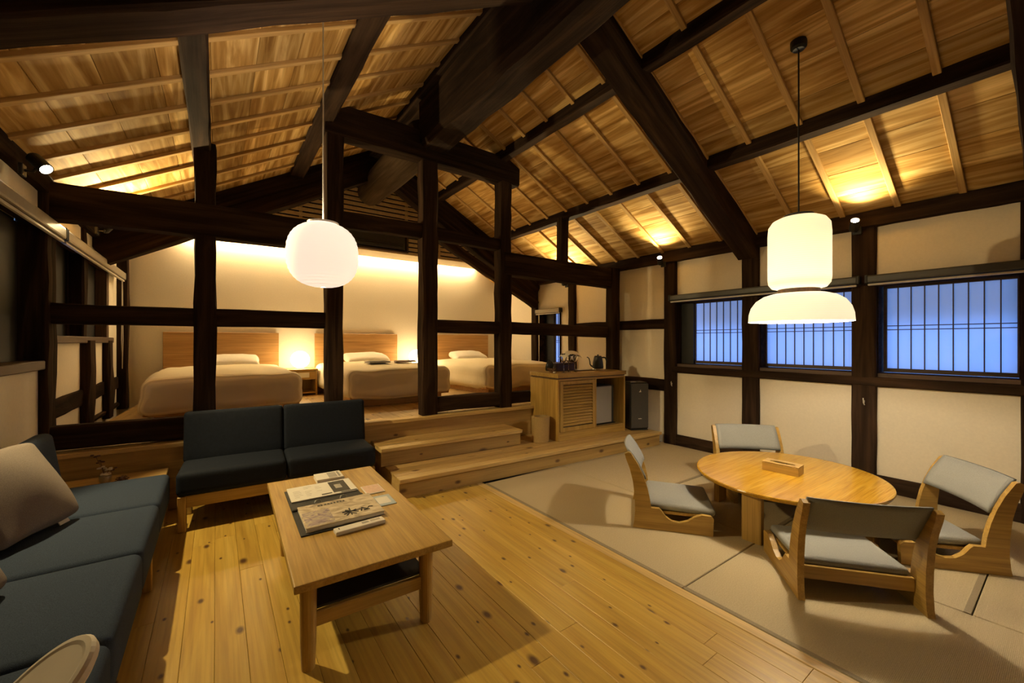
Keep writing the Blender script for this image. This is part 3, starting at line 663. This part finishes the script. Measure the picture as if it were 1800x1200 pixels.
# ------------------------------------------------------------------ sofas
def sofa(name, lab, loc, rz, segs, depth, seat_z, back_h, fab, back=True, inset=0.02, th=0.085):
    s = thing(name, lab, 'sofa', loc, rz, 'navy sofas of the corner seating')
    L = sum(segs); x = -L/2
    for w in segs:
        link('seat_cushion', soft((w/2-0.001, depth/2, th), 0.035, 0.008, 0.0, 5, 6), fab, s, (x+w/2, depth/2, seat_z-th), smooth=True)
        if back: link('back_cushion', soft((w/2-0.001, 0.045, back_h/2), 0.03, 0.0, 0.0, 5, 6), fab, s, (x+w/2, depth+0.012, seat_z+back_h/2-0.03), (math.radians(-8), 0, 0), smooth=True)
        x += w
    zf = seat_z-2*th
    link('front_rail', box((-L/2+0.06, inset, zf-0.085), (L/2-0.06, inset+0.025, zf), 0.003), 'oak_x', s)
    link('rear_rail', box((-L/2+0.06, depth-0.05, zf-0.085), (L/2-0.06, depth-0.02, zf), 0.003), 'oak_x', s)
    for sx in (-1, 1):
        link('side_rail', box((sx*(L/2-0.035)-0.02, 0.06, zf-0.06), (sx*(L/2-0.035)+0.02, depth-0.06, zf), 0.003), 'oak_y', s)
        for yy in (0.035+inset-0.02, depth-0.045): link('leg', box((sx*(L/2-0.035)-0.025, yy-0.03, 0.0), (sx*(L/2-0.035)+0.025, yy+0.03, zf), 0.004), 'oak_z', s)
    return s
sofa('sofa', 'navy two-seat sofa with backrest in front of the partition', (0.455, sy(0.455, 3.69), 0.0), SKA, [0.69, 0.69], 0.44, 0.42, 0.40, 'navy_leather')
lsof = sofa('sofa', 'long navy sofa along the left wall under the dark window', (-0.27, 1.82, 0.0), PI/2, [0.68]*6, 0.56, 0.40, 0.0, 'navy_fabric', back=False, inset=0.10, th=0.105)
for q in (-1.3, 1.16): link('leg', box((q-0.05, 0.012, 0.0), (q-0.005, 0.05, 0.19), 0.004), 'oak_z', lsof)
for i in range(6): link('back_cushion', soft((0.339, 0.05, 0.19), 0.04, 0.0, 0, 5, 6), 'navy_fabric', lsof, (-2.04+0.34+0.68*i, 0.60, 0.58), (math.radians(-8), 0, 0), smooth=True)
def cushion(loc, rot, lab, seed, mat='cushion_fabric'):
    c = thing('throw_cushion', lab, 'cushion', loc, 0, 'grey brown throw cushions'); c.rotation_euler = rot
    link('cover', soft((0.22, 0.22, 0.03), 0.03, 0.07, 0.012, 5, 9, seed), mat, c, smooth=True)
    link('care_label', box((0.09, -0.242, -0.004), (0.15, -0.218, 0.0)), 'white_paper', c)
cushion((-0.785, 3.0, 0.625), (math.radians(61), 0, math.radians(68)), 'large grey brown cushion leaning on the left sofa back', 2.0)
cushion((-0.775, 2.17, 0.62), (math.radians(62), 0, math.radians(84)), 'second grey brown cushion, cut off by the left picture edge', 6.0)

# ------------------------------------------------------------------ coffee table and what lies on it
ct = thing('coffee_table', 'rectangular oak coffee table with a black lower shelf', 'table', (0.61, 2.52, 0.0), math.radians(-1.4))
TZ_ = 0.383
link('table_top', box((-0.345, -0.72, TZ_-0.034), (0.345, 0.72, TZ_), 0.006, seg=2), 'oak_y', ct)
for sx, sy_ in ((-0.285, -0.66), (0.23, -0.66), (-0.265, 0.42), (0.25, 0.42)): link('leg', lathe([(0.026, 0.0), (0.031, 0.10), (0.033, TZ_-0.035)], 18, c=(sx, sy_)), 'oak_z', ct, smooth=False)
for yy in (-0.66, 0.42): link('cross_rail', box((-0.27, yy-0.012, 0.165), (0.24, yy+0.012, 0.225), 0.003), 'oak_x', ct)
link('shelf', box((-0.26, -0.655, 0.228), (0.235, 0.43, 0.240), 0.003), 'black_matt', ct)
for xx in (-0.275, 0.24): link('side_rail', box((xx-0.01, -0.63, TZ_-0.085), (xx+0.01, 0.40, TZ_-0.036), 0.002), 'oak_y', ct)
TT = TZ_+0.001
bi = thing('binder', 'open black binder holding a map leaflet and the magazine', 'binder', (0.545, 2.60, TT), -0.02)
link('cover', box((-0.20, -0.36, 0.0), (0.20, 0.37, 0.006), 0.003), 'black_matt', bi); link('spine', box((-0.20, -0.02, 0.006), (0.20, 0.05, 0.018), 0.005), 'black_matt', bi)
for xx in (-0.06, 0.08): link('clip_ring', tube([(xx+0.018*math.cos(a), 0.015+0.03*math.sin(a)*0.3, 0.02+0.014*math.sin(a)) for a in [PI*i/8 for i in range(9)]], 0.003, 6), 'steel', bi)
le = thing('leaflet', 'white leaflet with fine print and a black square photo on the coffee table', 'leaflet', (0.555, 2.85, TT+0.0065), -0.02)
link('sheet', box((-0.19, -0.125, 0.0), (0.19, 0.14, 0.008), 0.001), 'white_paper', le); link('photo', box((0.05, -0.10, 0.0082), (0.15, 0.12, 0.0088)), 'ink', le)
link('photo_figure', box((0.075, -0.03, 0.0089), (0.115, 0.05, 0.0092)), 'grey_ink', le)
for r in range(7):
    for cc in range(3):
        if random.random() < 0.85: link('print_line', box((-0.165+cc*0.065, 0.10-r*0.028, 0.0082), (-0.165+cc*0.065+random.uniform(0.02, 0.05), 0.104-r*0.028, 0.0086)), 'grey_ink', le)
link('print_line', box((-0.02, -0.105, 0.0082), (0.04, -0.085, 0.0086)), 'ink', le); link('print_line', box((0.09, -0.122, 0.0082), (0.185, -0.106, 0.0087)), 'ink', le)
mg = thing('magazine', 'thick magazine with a landscape painting and brush lettering on its cover', 'magazine', (0.565, 2.42, TT+0.0065), -0.02)
link('pages', box((-0.195, -0.155, 0.0), (0.193, 0.155, 0.020), 0.002), 'white_paper', mg); link('cover', box((-0.198, -0.16, 0.0205), (0.198, 0.16, 0.0225), 0.001), 'cover_print', mg); link('back_cover', box((-0.198, -0.16, -0.0), (0.198, -0.1555, 0.003)), 'cover_print', mg)
link('cover_picture', box((-0.19, -0.15, 0.0227), (-0.055, 0.05, 0.0230)), 'cover_lilac', mg)
strokes = [[(0.0, -0.09), (0.07, -0.05)], [(0.015, -0.04), (0.075, -0.09)], [(-0.005, -0.06), (0.09, -0.065)], [(0.04, -0.02), (0.035, -0.115)], [(0.01, -0.11), (0.03, -0.08), (0.06, -0.11)], [(0.10, -0.05), (0.125, -0.075), (0.14, -0.05), (0.16, -0.06)], [(0.105, -0.085), (0.135, -0.09)], [(0.09, -0.09), (0.097, -0.06)]]
for st in strokes: link('brush_stroke', tube([(a, b, 0.0228) for a, b in st], [0.0045]+[0.003]*(len(st)-1), 6), 'ink', mg)
for i in range(9): link('title_mark', box((-0.10+i*0.017, 0.108, 0.0228), (-0.088+i*0.017+random.uniform(-0.003, 0.002), 0.126, 0.0234)), 'ink', mg)
rc = thing('remote_control', 'white remote control at the near end of the coffee table papers', 'remote', (0.605, 2.185, TT), math.radians(2))
bodyb = box((-0.125, -0.03, 0.0), (0.125, 0.03, 0.021), 0.007, seg=2); link('body', bodyb, 'white_plastic', rc, smooth=False)
link('display', box((0.055, -0.006, 0.0212), (0.105, 0.014, 0.0218)), 'steel', rc); link('button', box((0.01, -0.008, 0.0212), (0.045, 0.012, 0.0222), 0.001), 'grey_ink', rc); link('button', box((-0.105, -0.004, 0.0212), (-0.1, 0.012, 0.0222)), 'ink', rc)
bx = thing('leaflet_box', 'small stack of cards and leaflets at the far end of the coffee table', 'stack', (0.645, 3.09, TT), -0.03)
link('bottom_card', box((-0.09, -0.075, 0.0), (0.085, 0.075, 0.010), 0.001), 'white_paper', bx); link('middle_card', box((-0.088, -0.07, 0.0105), (0.085, 0.078, 0.022), 0.001), 'white_paper', bx)
link('top_card', box((-0.09, -0.075, 0.0225), (0.08, 0.075, 0.027), 0.001), 'white_paper', bx); link('picture', box((-0.01, -0.065, 0.0272), (0.045, 0.06, 0.0276)), 'grey_ink', bx)
for i in range(4): link('print_mark', box((0.052, -0.055+i*0.03, 0.0272), (0.066, -0.037+i*0.03, 0.0276)), 'ink', bx)
c1_ = thing('card', 'square pink card right of the leaflet on the coffee table', 'card', (0.828, 2.70, TT), -0.03)
link('sheet', box((-0.058, -0.08, 0.0), (0.058, 0.08, 0.005), 0.001), 'white_paper', c1_); link('print', box((-0.052, -0.074, 0.0052), (0.052, 0.074, 0.0056)), 'pink_card', c1_)
c2_ = thing('card', 'square pale blue card right of the magazine on the coffee table', 'card', (0.822, 2.475, TT), -0.05)
link('sheet', box((-0.058, -0.085, 0.0), (0.058, 0.085, 0.004), 0.001), 'blue_card', c2_); link('print', box((-0.036, -0.055, 0.0042), (0.036, 0.055, 0.0046)), 'white_paper', c2_)

# ------------------------------------------------------------------ low round table, floor chairs, tissue box
DT = (3.48, 1.29)
dt = thing('low_table', 'glossy oval low table standing on the tatami', 'table', (DT[0], DT[1], 0.0))
zt = 0.362
link('table_top', lathe([(0.0, zt-0.034), (0.575, zt-0.034), (0.596, zt-0.026), (0.605, zt-0.010), (0.602, zt-0.002), (0.594, zt), (0.0, zt)], 72, sx=1.07, sy=1.0), 'table_gloss', dt)
for k in range(4):
    a = k*PI/2+PI; c, s = math.cos(a), math.sin(a)
    M3 = Matrix.Rotation(a, 3, 'Z')
    link('leg', rotbox(Vector((0.52*1.05*c, 0.50*s, (zt-0.034)/2)), (0.045, 0.125, zt-0.034), M3, 0.004), 'oak_z', dt)
    link('foot_pad', rotbox(Vector((0.52*1.05*c, 0.50*s, 0.003)), (0.040, 0.12, 0.006), M3), 'brown_x', dt)
for a in (0, PI/2): link('under_rail', rotbox(Vector((0, 0, zt-0.07)), (1.0, 0.03, 0.07), Matrix.Rotation(a, 3, 'Z'), 0.003), 'oak_x', dt)
tb = thing('tissue_box', 'small wooden tissue box on the low oval table', 'tissue box', (3.49, 1.32, zt+0.001), math.radians(-86))
for lo, hi in (((-0.12, -0.062, 0), (0.12, -0.052, 0.058)), ((-0.12, 0.052, 0), (0.12, 0.062, 0.058)), ((-0.12, -0.052, 0), (-0.11, 0.052, 0.058)), ((0.11, -0.052, 0), (0.12, 0.052, 0.058))): link('side', box(lo, hi, 0.001), 'oak_x', tb)
lid = bmesh.new(); n = 24; oc = [lid.verts.new((0.12*max(-1, min(1, 1.6*math.cos(2*PI*i/n))), 0.062*max(-1, min(1, 1.6*math.sin(2*PI*i/n))), 0.060)) for i in range(n)]; ic = [lid.verts.new((0.085*math.cos(2*PI*i/n), 0.026*math.sin(2*PI*i/n), 0.060)) for i in range(n)]
for i in range(n): lid.faces.new((oc[i], oc[(i+1) % n], ic[(i+1) % n], ic[i]))
r = bmesh.ops.extrude_face_region(lid, geom=lid.faces[:]); bmesh.ops.translate(lid, vec=(0, 0, 0.006), verts=[v for v in r['geom'] if isinstance(v, bmesh.types.BMVert)])
link('lid', lid, 'oak_x', tb); link('inside', box((-0.109, -0.051, 0.001), (0.109, 0.051, 0.03)), 'black_matt', tb)
tis = bmesh.new(); vs = [[tis.verts.new((-0.06+0.12*i/8, -0.012+0.024*j/3, 0.032+0.028*math.sin(PI*i/8)*(0.8+0.3*math.sin(i*2.1+j)))) for j in range(4)] for i in range(9)]
for i in range(8):
    for j in range(3): tis.faces.new((vs[i][j], vs[i+1][j], vs[i+1][j+1], vs[i][j+1]))
link('tissue', tis, 'white_paper', tb)

def arc(p, q, r_, n): return [(p[0]+(q[0]-p[0])*i/n, p[1]+(q[1]-p[1])*i/n+r_*math.sin(PI*i/n)) for i in range(1, n)]
def make_zaisu():
    z = thing('floor_chair', 'x', 'chair')
    P_ = [(0.0, 0.0), (0.50, 0.0), (0.505, 0.12), (0.49, 0.135), (0.43, 0.138), (0.385, 0.118), (0.34, 0.085), (0.285, 0.066), (0.235, 0.072), (0.195, 0.098), (0.165, 0.138), (0.15, 0.152), (0.095, 0.152),
          (0.088, 0.21), (0.07, 0.29), (0.042, 0.375), (0.005, 0.455), (-0.045, 0.535), (-0.062, 0.540), (-0.088, 0.528), (-0.078, 0.49), (-0.052, 0.42), (-0.03, 0.33), (-0.018, 0.22), (-0.015, 0.12), (-0.022, 0.04), (-0.03, 0.0)]
    for s in (-1, 1): link('side_frame', prism(P_, s*0.275-0.016, s*0.275+0.016), 'oak_y', z)
    seat = soft((0.25, 0.225, 0.024), 0.022, 0.012, 0, 5, 8); link('seat_pad', seat, 'grey_fabric', z, (0, 0.30, 0.150), (math.radians(-2), 0, 0), smooth=True)
    link('seat_board', box((-0.252, 0.075, 0.105), (0.252, 0.50, 0.123), 0.003), 'oak_x', z); link('rear_rail', box((-0.258, 0.055, 0.075), (0.258, 0.078, 0.145), 0.003), 'oak_x', z)
    # upholstered back, bowed towards the rear
    bm = bmesh.new(); nx, nz = 14, 6; th = 0.032
    def pt(i, j, f):
        u = -1+2*i/nx; v = j/nz; zz = 0.345+0.205*v; yb = 0.062-0.135*((zz-0.30)/0.25)**1.25-0.028*(1-u*u)
        rr = th*(1-0.55*abs(2*v-1)**4)
        return (u*0.262, yb+(rr/2 if f else -rr/2)+0.012, zz)
    A = [[bm.verts.new(pt(i, j, 1)) for j in range(nz+1)] for i in range(nx+1)]; B = [[bm.verts.new(pt(i, j, 0)) for j in range(nz+1)] for i in range(nx+1)]
    for i in range(nx):
        for j in range(nz): bm.faces.new((A[i][j], A[i+1][j], A[i+1][j+1], A[i][j+1])); bm.faces.new((B[i][j], B[i][j+1], B[i+1][j+1], B[i+1][j]))
        bm.faces.new((A[i][0], B[i][0], B[i+1][0], A[i+1][0])); bm.faces.new((A[i][nz], A[i+1][nz], B[i+1][nz], B[i][nz]))
    for j in range(nz): bm.faces.new((A[0][j], A[0][j+1], B[0][j+1], B[0][j])); bm.faces.new((A[nx][j], B[nx][j], B[nx][j+1], A[nx][j+1]))
    link('back_pad', bm, 'grey_fabric', z, smooth=True)
    return z
zp = make_zaisu()
spots = [((2.70, 2.05), -142.2, 'grey legless floor chair nearest the steps, seen from its side'), ((2.665, 0.65), -50.6, 'grey legless floor chair in the foreground, turned with its back to the viewer'),
         ((3.90, 0.43), 39.7, 'grey legless floor chair at the right edge beyond the foreground one'), ((4.05, 1.83), 135, 'grey legless floor chair behind the table, close to the window wall')]
for i, ((x, y), a, lab) in enumerate(spots):
    o = zp if i == 0 else copy_tree(zp)
    o.location = (x, y, 0.0045); o.rotation_euler = (0, 0, math.radians(a)); tag(o, lab, 'chair', 'legless floor chairs around the low table')

# ------------------------------------------------------------------ drinks cabinet, fridge, purifier, bin
CA = SKA
cab = thing('drinks_cabinet', 'oak drinks cabinet with a louvred door and an open fridge bay', 'cabinet', (3.80, 3.53, Z1), CA)
W2, DPT, HC = 0.565, 0.56, 0.79
link('body', None or (lambda b: (box((-W2, 0.0, 0.0), (-W2+0.022, DPT, HC-0.07), 0.001, b), box((W2-0.022, 0, 0.0), (W2, DPT, HC-0.07), 0.001, b), box((0.03, 0.0, 0.10), (0.05, DPT, HC-0.075), 0.001, b), box((-W2+0.022, DPT-0.015, 0.0), (W2-0.022, DPT, HC-0.07), 0, b), b)[-1])(bmesh.new()), 'oak_z', cab)
link('plinth', box((-W2+0.022, 0.012, 0.0), (W2-0.022, 0.03, 0.075), 0.001), 'oak_x', cab); link('bottom_panel', box((-W2+0.022, 0.01, 0.075), (W2-0.022, DPT-0.02, 0.10), 0.001), 'oak_x', cab)
link('top_rail', box((-W2+0.022, 0.004, HC-0.085), (W2-0.022, DPT-0.02, HC-0.062), 0.001), 'oak_x', cab)
link('worktop', box((-W2-0.012, -0.012, HC-0.048), (W2+0.012, DPT+0.0, HC), 0.003), 'oak_x', cab); link('top_gap', box((-W2+0.004, 0.006, HC-0.062), (W2-0.004, DPT-0.01, HC-0.048)), 'brown_x', cab)
dr = link('louvre_door', (lambda b: (box((-W2+0.03, -0.004, 0.105), (-W2+0.075, 0.018, HC-0.09), 0.001, b), box((-0.02, -0.004, 0.105), (0.025, 0.018, HC-0.09), 0.001, b), box((-W2+0.075, -0.004, 0.105), (-0.02, 0.018, 0.155), 0.001, b), box((-W2+0.075, -0.004, HC-0.13), (-0.02, 0.018, HC-0.09), 0.001, b), b)[-1])(bmesh.new()), 'oak_z', cab)
link('door_back', box((-W2+0.07, 0.019, 0.11), (-0.015, 0.022, HC-0.095)), 'brown_z', dr)
nl = 14
for i in range(nl):
    zz = 0.172+i*(HC-0.13-0.172)/nl
    link('slat', rotbox(Vector(((-W2+0.055)/2, 0.007, zz+0.010)), (W2-0.095, 0.006, 0.032), Matrix.Rotation(math.radians(-40), 3, 'X'), 0.001), 'oak_x', dr)
fr = thing('mini_fridge', 'grey mini fridge inside the open bay of the cabinet', 'fridge', (3.80, 3.53, Z1), CA)
link('cabinet_body', box((0.10, 0.10, 0.108), (0.46, 0.50, 0.60), 0.006), 'black_matt', fr); link('door', box((0.10, 0.065, 0.125), (0.385, 0.098, 0.595), 0.006), 'fridge_grey', fr); link('foot', box((0.07, 0.09, 0.1005), (0.48, 0.52, 0.108)), 'black_matt', fr)
ap = thing('air_purifier', 'black air purifier tower between the cabinet and the wall', 'air purifier', (4.585, 3.50, Z1), math.radians(-27))
link('housing', box((-0.125, -0.11, 0.012), (0.125, 0.12, 0.62), 0.02, seg=2), 'black_metal', ap); link('front_panel', box((-0.118, -0.128, 0.03), (0.118, -0.108, 0.615), 0.008, seg=2), 'charcoal', ap); link('base', box((-0.12, -0.115, 0.0), (0.12, 0.115, 0.012), 0.003), 'black_matt', ap)
tp = link('top_panel', box((-0.115, -0.10, 0.62), (0.115, 0.11, 0.632), 0.005), 'black_matt', ap); link('outlet', box((-0.10, -0.08, 0.632), (-0.03, -0.03, 0.640), 0.002), 'steel', tp)
em = bmesh.new(); pts = [(-0.016, 0.505), (0.012, 0.505), (0.017, 0.515), (0.008, 0.52), (0.010, 0.534), (0.004, 0.537), (-0.001, 0.525), (-0.004, 0.515), (-0.014, 0.51)]
va = [em.verts.new((x, -0.1285, z)) for x, z in pts]; vb = [em.verts.new((x, -0.1305, z)) for x, z in pts]; em.faces.new(va); em.faces.new(list(reversed(vb)))
for i in range(len(pts)): em.faces.new((va[i], va[(i+1) % len(pts)], vb[(i+1) % len(pts)], vb[i]))
tag(link('emblem', em, 'white_plastic', ap), 'small white bird emblem')
for i in range(6): link('lettering', box((-0.024+i*0.008, -0.1303, 0.152), (-0.018+i*0.008, -0.1285, 0.152+(0.011 if i in (0, 3) else 0.008))), 'white_plastic', ap)
wbn = thing('waste_bin', 'tan oval waste bin on the platform beside the cabinet', 'bin', (3.085, 3.70, Z1), SKA)
link('body', lathe([(0.098, 0.0), (0.103, 0.006), (0.112, 0.285), (0.112, 0.292), (0.104, 0.292), (0.100, 0.02), (0.0, 0.02)], 32, sx=1.02, sy=0.86), 'bin_card', wbn, smooth=False)
link('lid_ring', lathe([(0.099, 0.27), (0.113, 0.294), (0.078, 0.299), (0.074, 0.27), (0.099, 0.27)], 32, sx=1.02, sy=0.86, cap=False), 'bin_card', wbn)

# things on the cabinet
ZC = Z1+HC+0.001
def wine_glass(x, y, lab):
    g = thing('wine_glass', lab, 'glass', (x, y, ZC), 0, 'wine glasses under the white cloth')
    link('foot', lathe([(0.0, 0.0), (0.032, 0.0), (0.031, 0.003), (0.008, 0.006), (0.004, 0.012)], 20, cap=False), 'clear_glass', g, smooth=True)
    link('stem', lathe([(0.004, 0.012), (0.0033, 0.07), (0.004, 0.120)], 10), 'clear_glass', g, smooth=True)
    link('bowl', lathe([(0.004, 0.120), (0.024, 0.134), (0.038, 0.162), (0.041, 0.19), (0.035, 0.235), (0.0335, 0.235), (0.0392, 0.19), (0.0362, 0.163), (0.023, 0.137), (0.0, 0.124)], 20, cap=False), 'clear_glass', g, smooth=True)
for (x, y, l) in ((3.455, 3.70, 'leftmost of the three stemmed wine glasses under the cloth'), (3.555, 3.72, 'middle one of the three stemmed wine glasses'), (3.645, 3.70, 'rightmost of the three stemmed wine glasses')): wine_glass(x, y, l)
cl = bmesh.new(); nu, nv = 22, 14; vv = []
for i in range(nu+1):
    row = []
    for j in range(nv+1):
        u, v = -1+2*i/nu, -1+2*j/nv
        zz = 0.032*(1-0.35*u*u)-0.05*abs(u)**3-0.035*abs(v)**2.5+0.006*math.sin(5*u+3*v)
        row.append(cl.verts.new((u*0.155, v*0.075*(1-0.3*u*u), zz)))
    vv.append(row)
for i in range(nu):
    for j in range(nv): cl.faces.new((vv[i][j], vv[i+1][j], vv[i+1][j+1], vv[i][j+1]))
r = bmesh.ops.extrude_face_region(cl, geom=cl.faces[:]); bmesh.ops.translate(cl, vec=(0, 0, 0.004), verts=[v for v in r['geom'] if isinstance(v, bmesh.types.BMVert)])
tag(link('cloth', cl, 'white_linen', None, (3.565, 3.705, ZC+0.226), smooth=True), 'white cloth draped over the three wine glasses', 'cloth')
kt = thing('kettle', 'black gooseneck kettle on its power base on the cabinet', 'kettle', (4.13, 3.76, ZC), math.radians(-30))
link('power_base', lathe([(0.075, 0.0), (0.078, 0.008), (0.07, 0.022), (0.055, 0.026)], 28), 'steel', kt); link('body', lathe([(0.07, 0.027), (0.074, 0.035), (0.068, 0.10), (0.052, 0.175), (0.048, 0.182), (0.0, 0.182)], 30), 'black_metal', kt, smooth=False)
ld = link('lid', lathe([(0.049, 0.1825), (0.044, 0.19), (0.0, 0.192)], 26), 'black_metal', kt); link('knob', lathe([(0.007, 0.19), (0.011, 0.2), (0.011, 0.207), (0.0, 0.208)], 14), 'black_metal', ld)
link('spout', tube([(-0.066, 0, 0.05), (-0.09, 0, 0.055), (-0.108, 0, 0.08), (-0.112, 0, 0.12), (-0.122, 0, 0.155), (-0.142, 0, 0.172), (-0.152, 0, 0.17)], [0.011, 0.010, 0.008, 0.007, 0.0065, 0.006, 0.006], 10), 'black_metal', kt, smooth=True)
link('handle', tube([(0.05, 0, 0.168), (0.085, 0, 0.168), (0.108, 0, 0.16), (0.118, 0, 0.13), (0.124, 0, 0.085)], [0.009, 0.010, 0.012, 0.012, 0.009], 10), 'black_metal', kt, smooth=True)
tr = thing('tray', 'thin dark tray with a cloth between the glasses and the kettle', 'tray', (3.93, 3.86, ZC), -0.1)
link('base', box((-0.15, -0.10, 0.0), (0.15, 0.10, 0.008), 0.003), 'brown_lacquer', tr); link('napkin', box((-0.08, -0.07, 0.0085), (0.12, 0.07, 0.014), 0.003), 'white_linen', tr)
bo = thing('tea_box', 'dark brown lacquer box behind the wine glasses', 'box', (3.66, 3.94, ZC), SKA)
link('body', box((-0.15, -0.06, 0.0), (0.17, 0.06, 0.085), 0.004), 'brown_lacquer', bo); link('lid', box((-0.153, -0.063, 0.0855), (0.173, 0.063, 0.105), 0.004), 'brown_lacquer', bo)
dm = thing('bowl', 'black round bowl propped up behind the dried plant on the cabinet', 'bowl', (3.42, 3.93, ZC), 0)
bl = link('shell', lathe([(0.0, -0.045), (0.035, -0.043), (0.062, -0.025), (0.075, 0.01), (0.071, 0.012), (0.058, -0.02), (0.033, -0.037), (0.0, -0.04)], 26), 'black_metal', dm, (0, 0, 0.075), (math.radians(-75), 0, math.radians(25)), smooth=True)
link('rim', lathe([(0.071, 0.008), (0.076, 0.010), (0.076, 0.014), (0.071, 0.014), (0.071, 0.008)], 26, cap=False), 'black_metal', bl)
tw = thing('dried_plant', 'small curled dried plant at the left end of the cabinet top', 'plant', (3.345, 3.80, ZC))
for k in range(9):
    a = 2*PI*k/9+0.3; link('curl', tube([(0, 0, 0.008), (0.03*math.cos(a), 0.03*math.sin(a), 0.02+0.01*(k % 3)), (0.05*math.cos(a+0.3), 0.05*math.sin(a+0.3), 0.035+0.012*(k % 2)), (0.042*math.cos(a+0.7), 0.042*math.sin(a+0.7), 0.052)], [0.006, 0.006, 0.005, 0.003], 6), 'dry_twig', tw)
link('core', soft((0.02, 0.02, 0.014), 0.012, 0, 0.004, 40, 3), 'dry_twig', tw, (0, 0, 0.013), smooth=True)
st = thing('pebble', 'small pale stone at the left corner of the cabinet top', 'stone', (3.30, 3.70, ZC))
link('body', soft((0.016, 0.012, 0.008), 0.008, 0.0, 0.002, 40, 3), 'white_linen', st, (0, 0, 0.009), smooth=True); link('chip', soft((0.006, 0.005, 0.004), 0.004, 0, 0, 5, 2), 'white_linen', st, (0.02, 0.006, 0.005), smooth=True)

# vase and pine cone on the ledge behind the left sofa
va_ = thing('bud_vase', 'small pale pot with dried flowers on the ledge behind the left sofa', 'vase', (-0.635, 4.03, 0.348))
link('pot', lathe([(0.0, 0.0), (0.026, 0.0), (0.032, 0.02), (0.034, 0.05), (0.028, 0.058), (0.024, 0.05), (0.0, 0.045)], 20), 'brass_pot', va_, smooth=True)
for k, (dx, dy, h) in enumerate(((-0.05, 0.0, 0.20), (-0.03, 0.02, 0.15), (0.02, -0.01, 0.10), (0.035, 0.01, 0.09), (-0.015, -0.01, 0.115))):
    s_ = link('stem', tube([(0, 0, 0.045), (dx*0.4, dy, h*0.6), (dx, dy*1.5, h)], 0.0018, 5), 'dry_twig', va_)
    for q in range(4): link('petal' if k > 1 else 'seed', soft((0.010, 0.007, 0.005), 0.005, 0, 0, 5, 2), 'cotton' if k in (2, 4) else 'seed_brown', s_, (dx+0.016*math.cos(q*1.7+k), dy*1.5+0.012*math.sin(q*1.7), h-0.012*(q % 2)+0.004*q), smooth=True)
for k in range(5): link('cotton_tuft', soft((0.013, 0.012, 0.010), 0.010, 0, 0.002, 30, 2), 'cotton', va_, (0.017*math.cos(k*1.26), 0.017*math.sin(k*1.26), 0.064), smooth=True)
pc = thing('pine_cone', 'small dark pine cone beside the pot on the ledge', 'pine cone', (-0.545, 4.0, 0.348))
link('core', lathe([(0.0, 0.0), (0.018, 0.006), (0.022, 0.02), (0.014, 0.036), (0.0, 0.042)], 12), 'seed_brown', pc)
for k in range(22):
    a = k*2.4; h = 0.006+0.0015*k; rr = 0.026*math.sin(PI*(0.25+0.7*k/22))+0.006
    link('scale', rotbox(Vector((rr*math.cos(a), rr*math.sin(a), h)), (0.016, 0.011, 0.003), Matrix.Rotation(a, 3, 'Z') @ Matrix.Rotation(-0.5, 3, 'Y')), 'seed_brown', pc)

# pale rounded chair back that enters the frame at the lower left corner
ch = thing('side_chair', 'pale rounded chair back with a thick rim in the bottom left corner', 'chair', (-0.10, 0.86, 0.0))
bmx = lathe([(0.0, -0.022), (0.076, -0.022), (0.086, -0.014), (0.089, -0.003), (0.086, 0.003), (0.078, 0.004), (0.072, 0.002), (0.0, 0.001)], 44, sy=1.1)
rr_, ff_ = Vector((0.8107, -0.5855, 0)), Vector((0.5855, 0.8107, 0))
nn_ = (rr_*-0.403+Vector((0, 0, 0.889))-ff_*0.554).normalized()
o = link('backrest', bmx, 'pale_plastic', ch, Vector((-0.255, 1.035, 0.748))-Vector(ch.location)); o.rotation_mode = 'QUATERNION'; o.rotation_quaternion = nn_.to_track_quat('Z', 'Y')
link('back_post', tube([(-0.135, 0.15, 0.735), (-0.09, 0.10, 0.69), (0.0, 0.0, 0.55), (0.03, -0.05, 0.40)], 0.016, 10), 'pale_plastic', ch, smooth=True)
link('seat', lathe([(0.0, 0.38), (0.17, 0.38), (0.18, 0.392), (0.17, 0.405), (0.0, 0.408)], 36, c=(0.12, -0.16)), 'pale_plastic', ch)
for k in range(4): a = PI/4+k*PI/2; link('leg', tube([(0.12+0.12*math.cos(a), -0.16+0.12*math.sin(a), 0.38), (0.12+0.17*math.cos(a), -0.16+0.17*math.sin(a), 0.0)], 0.013, 8), 'oak_z', ch)
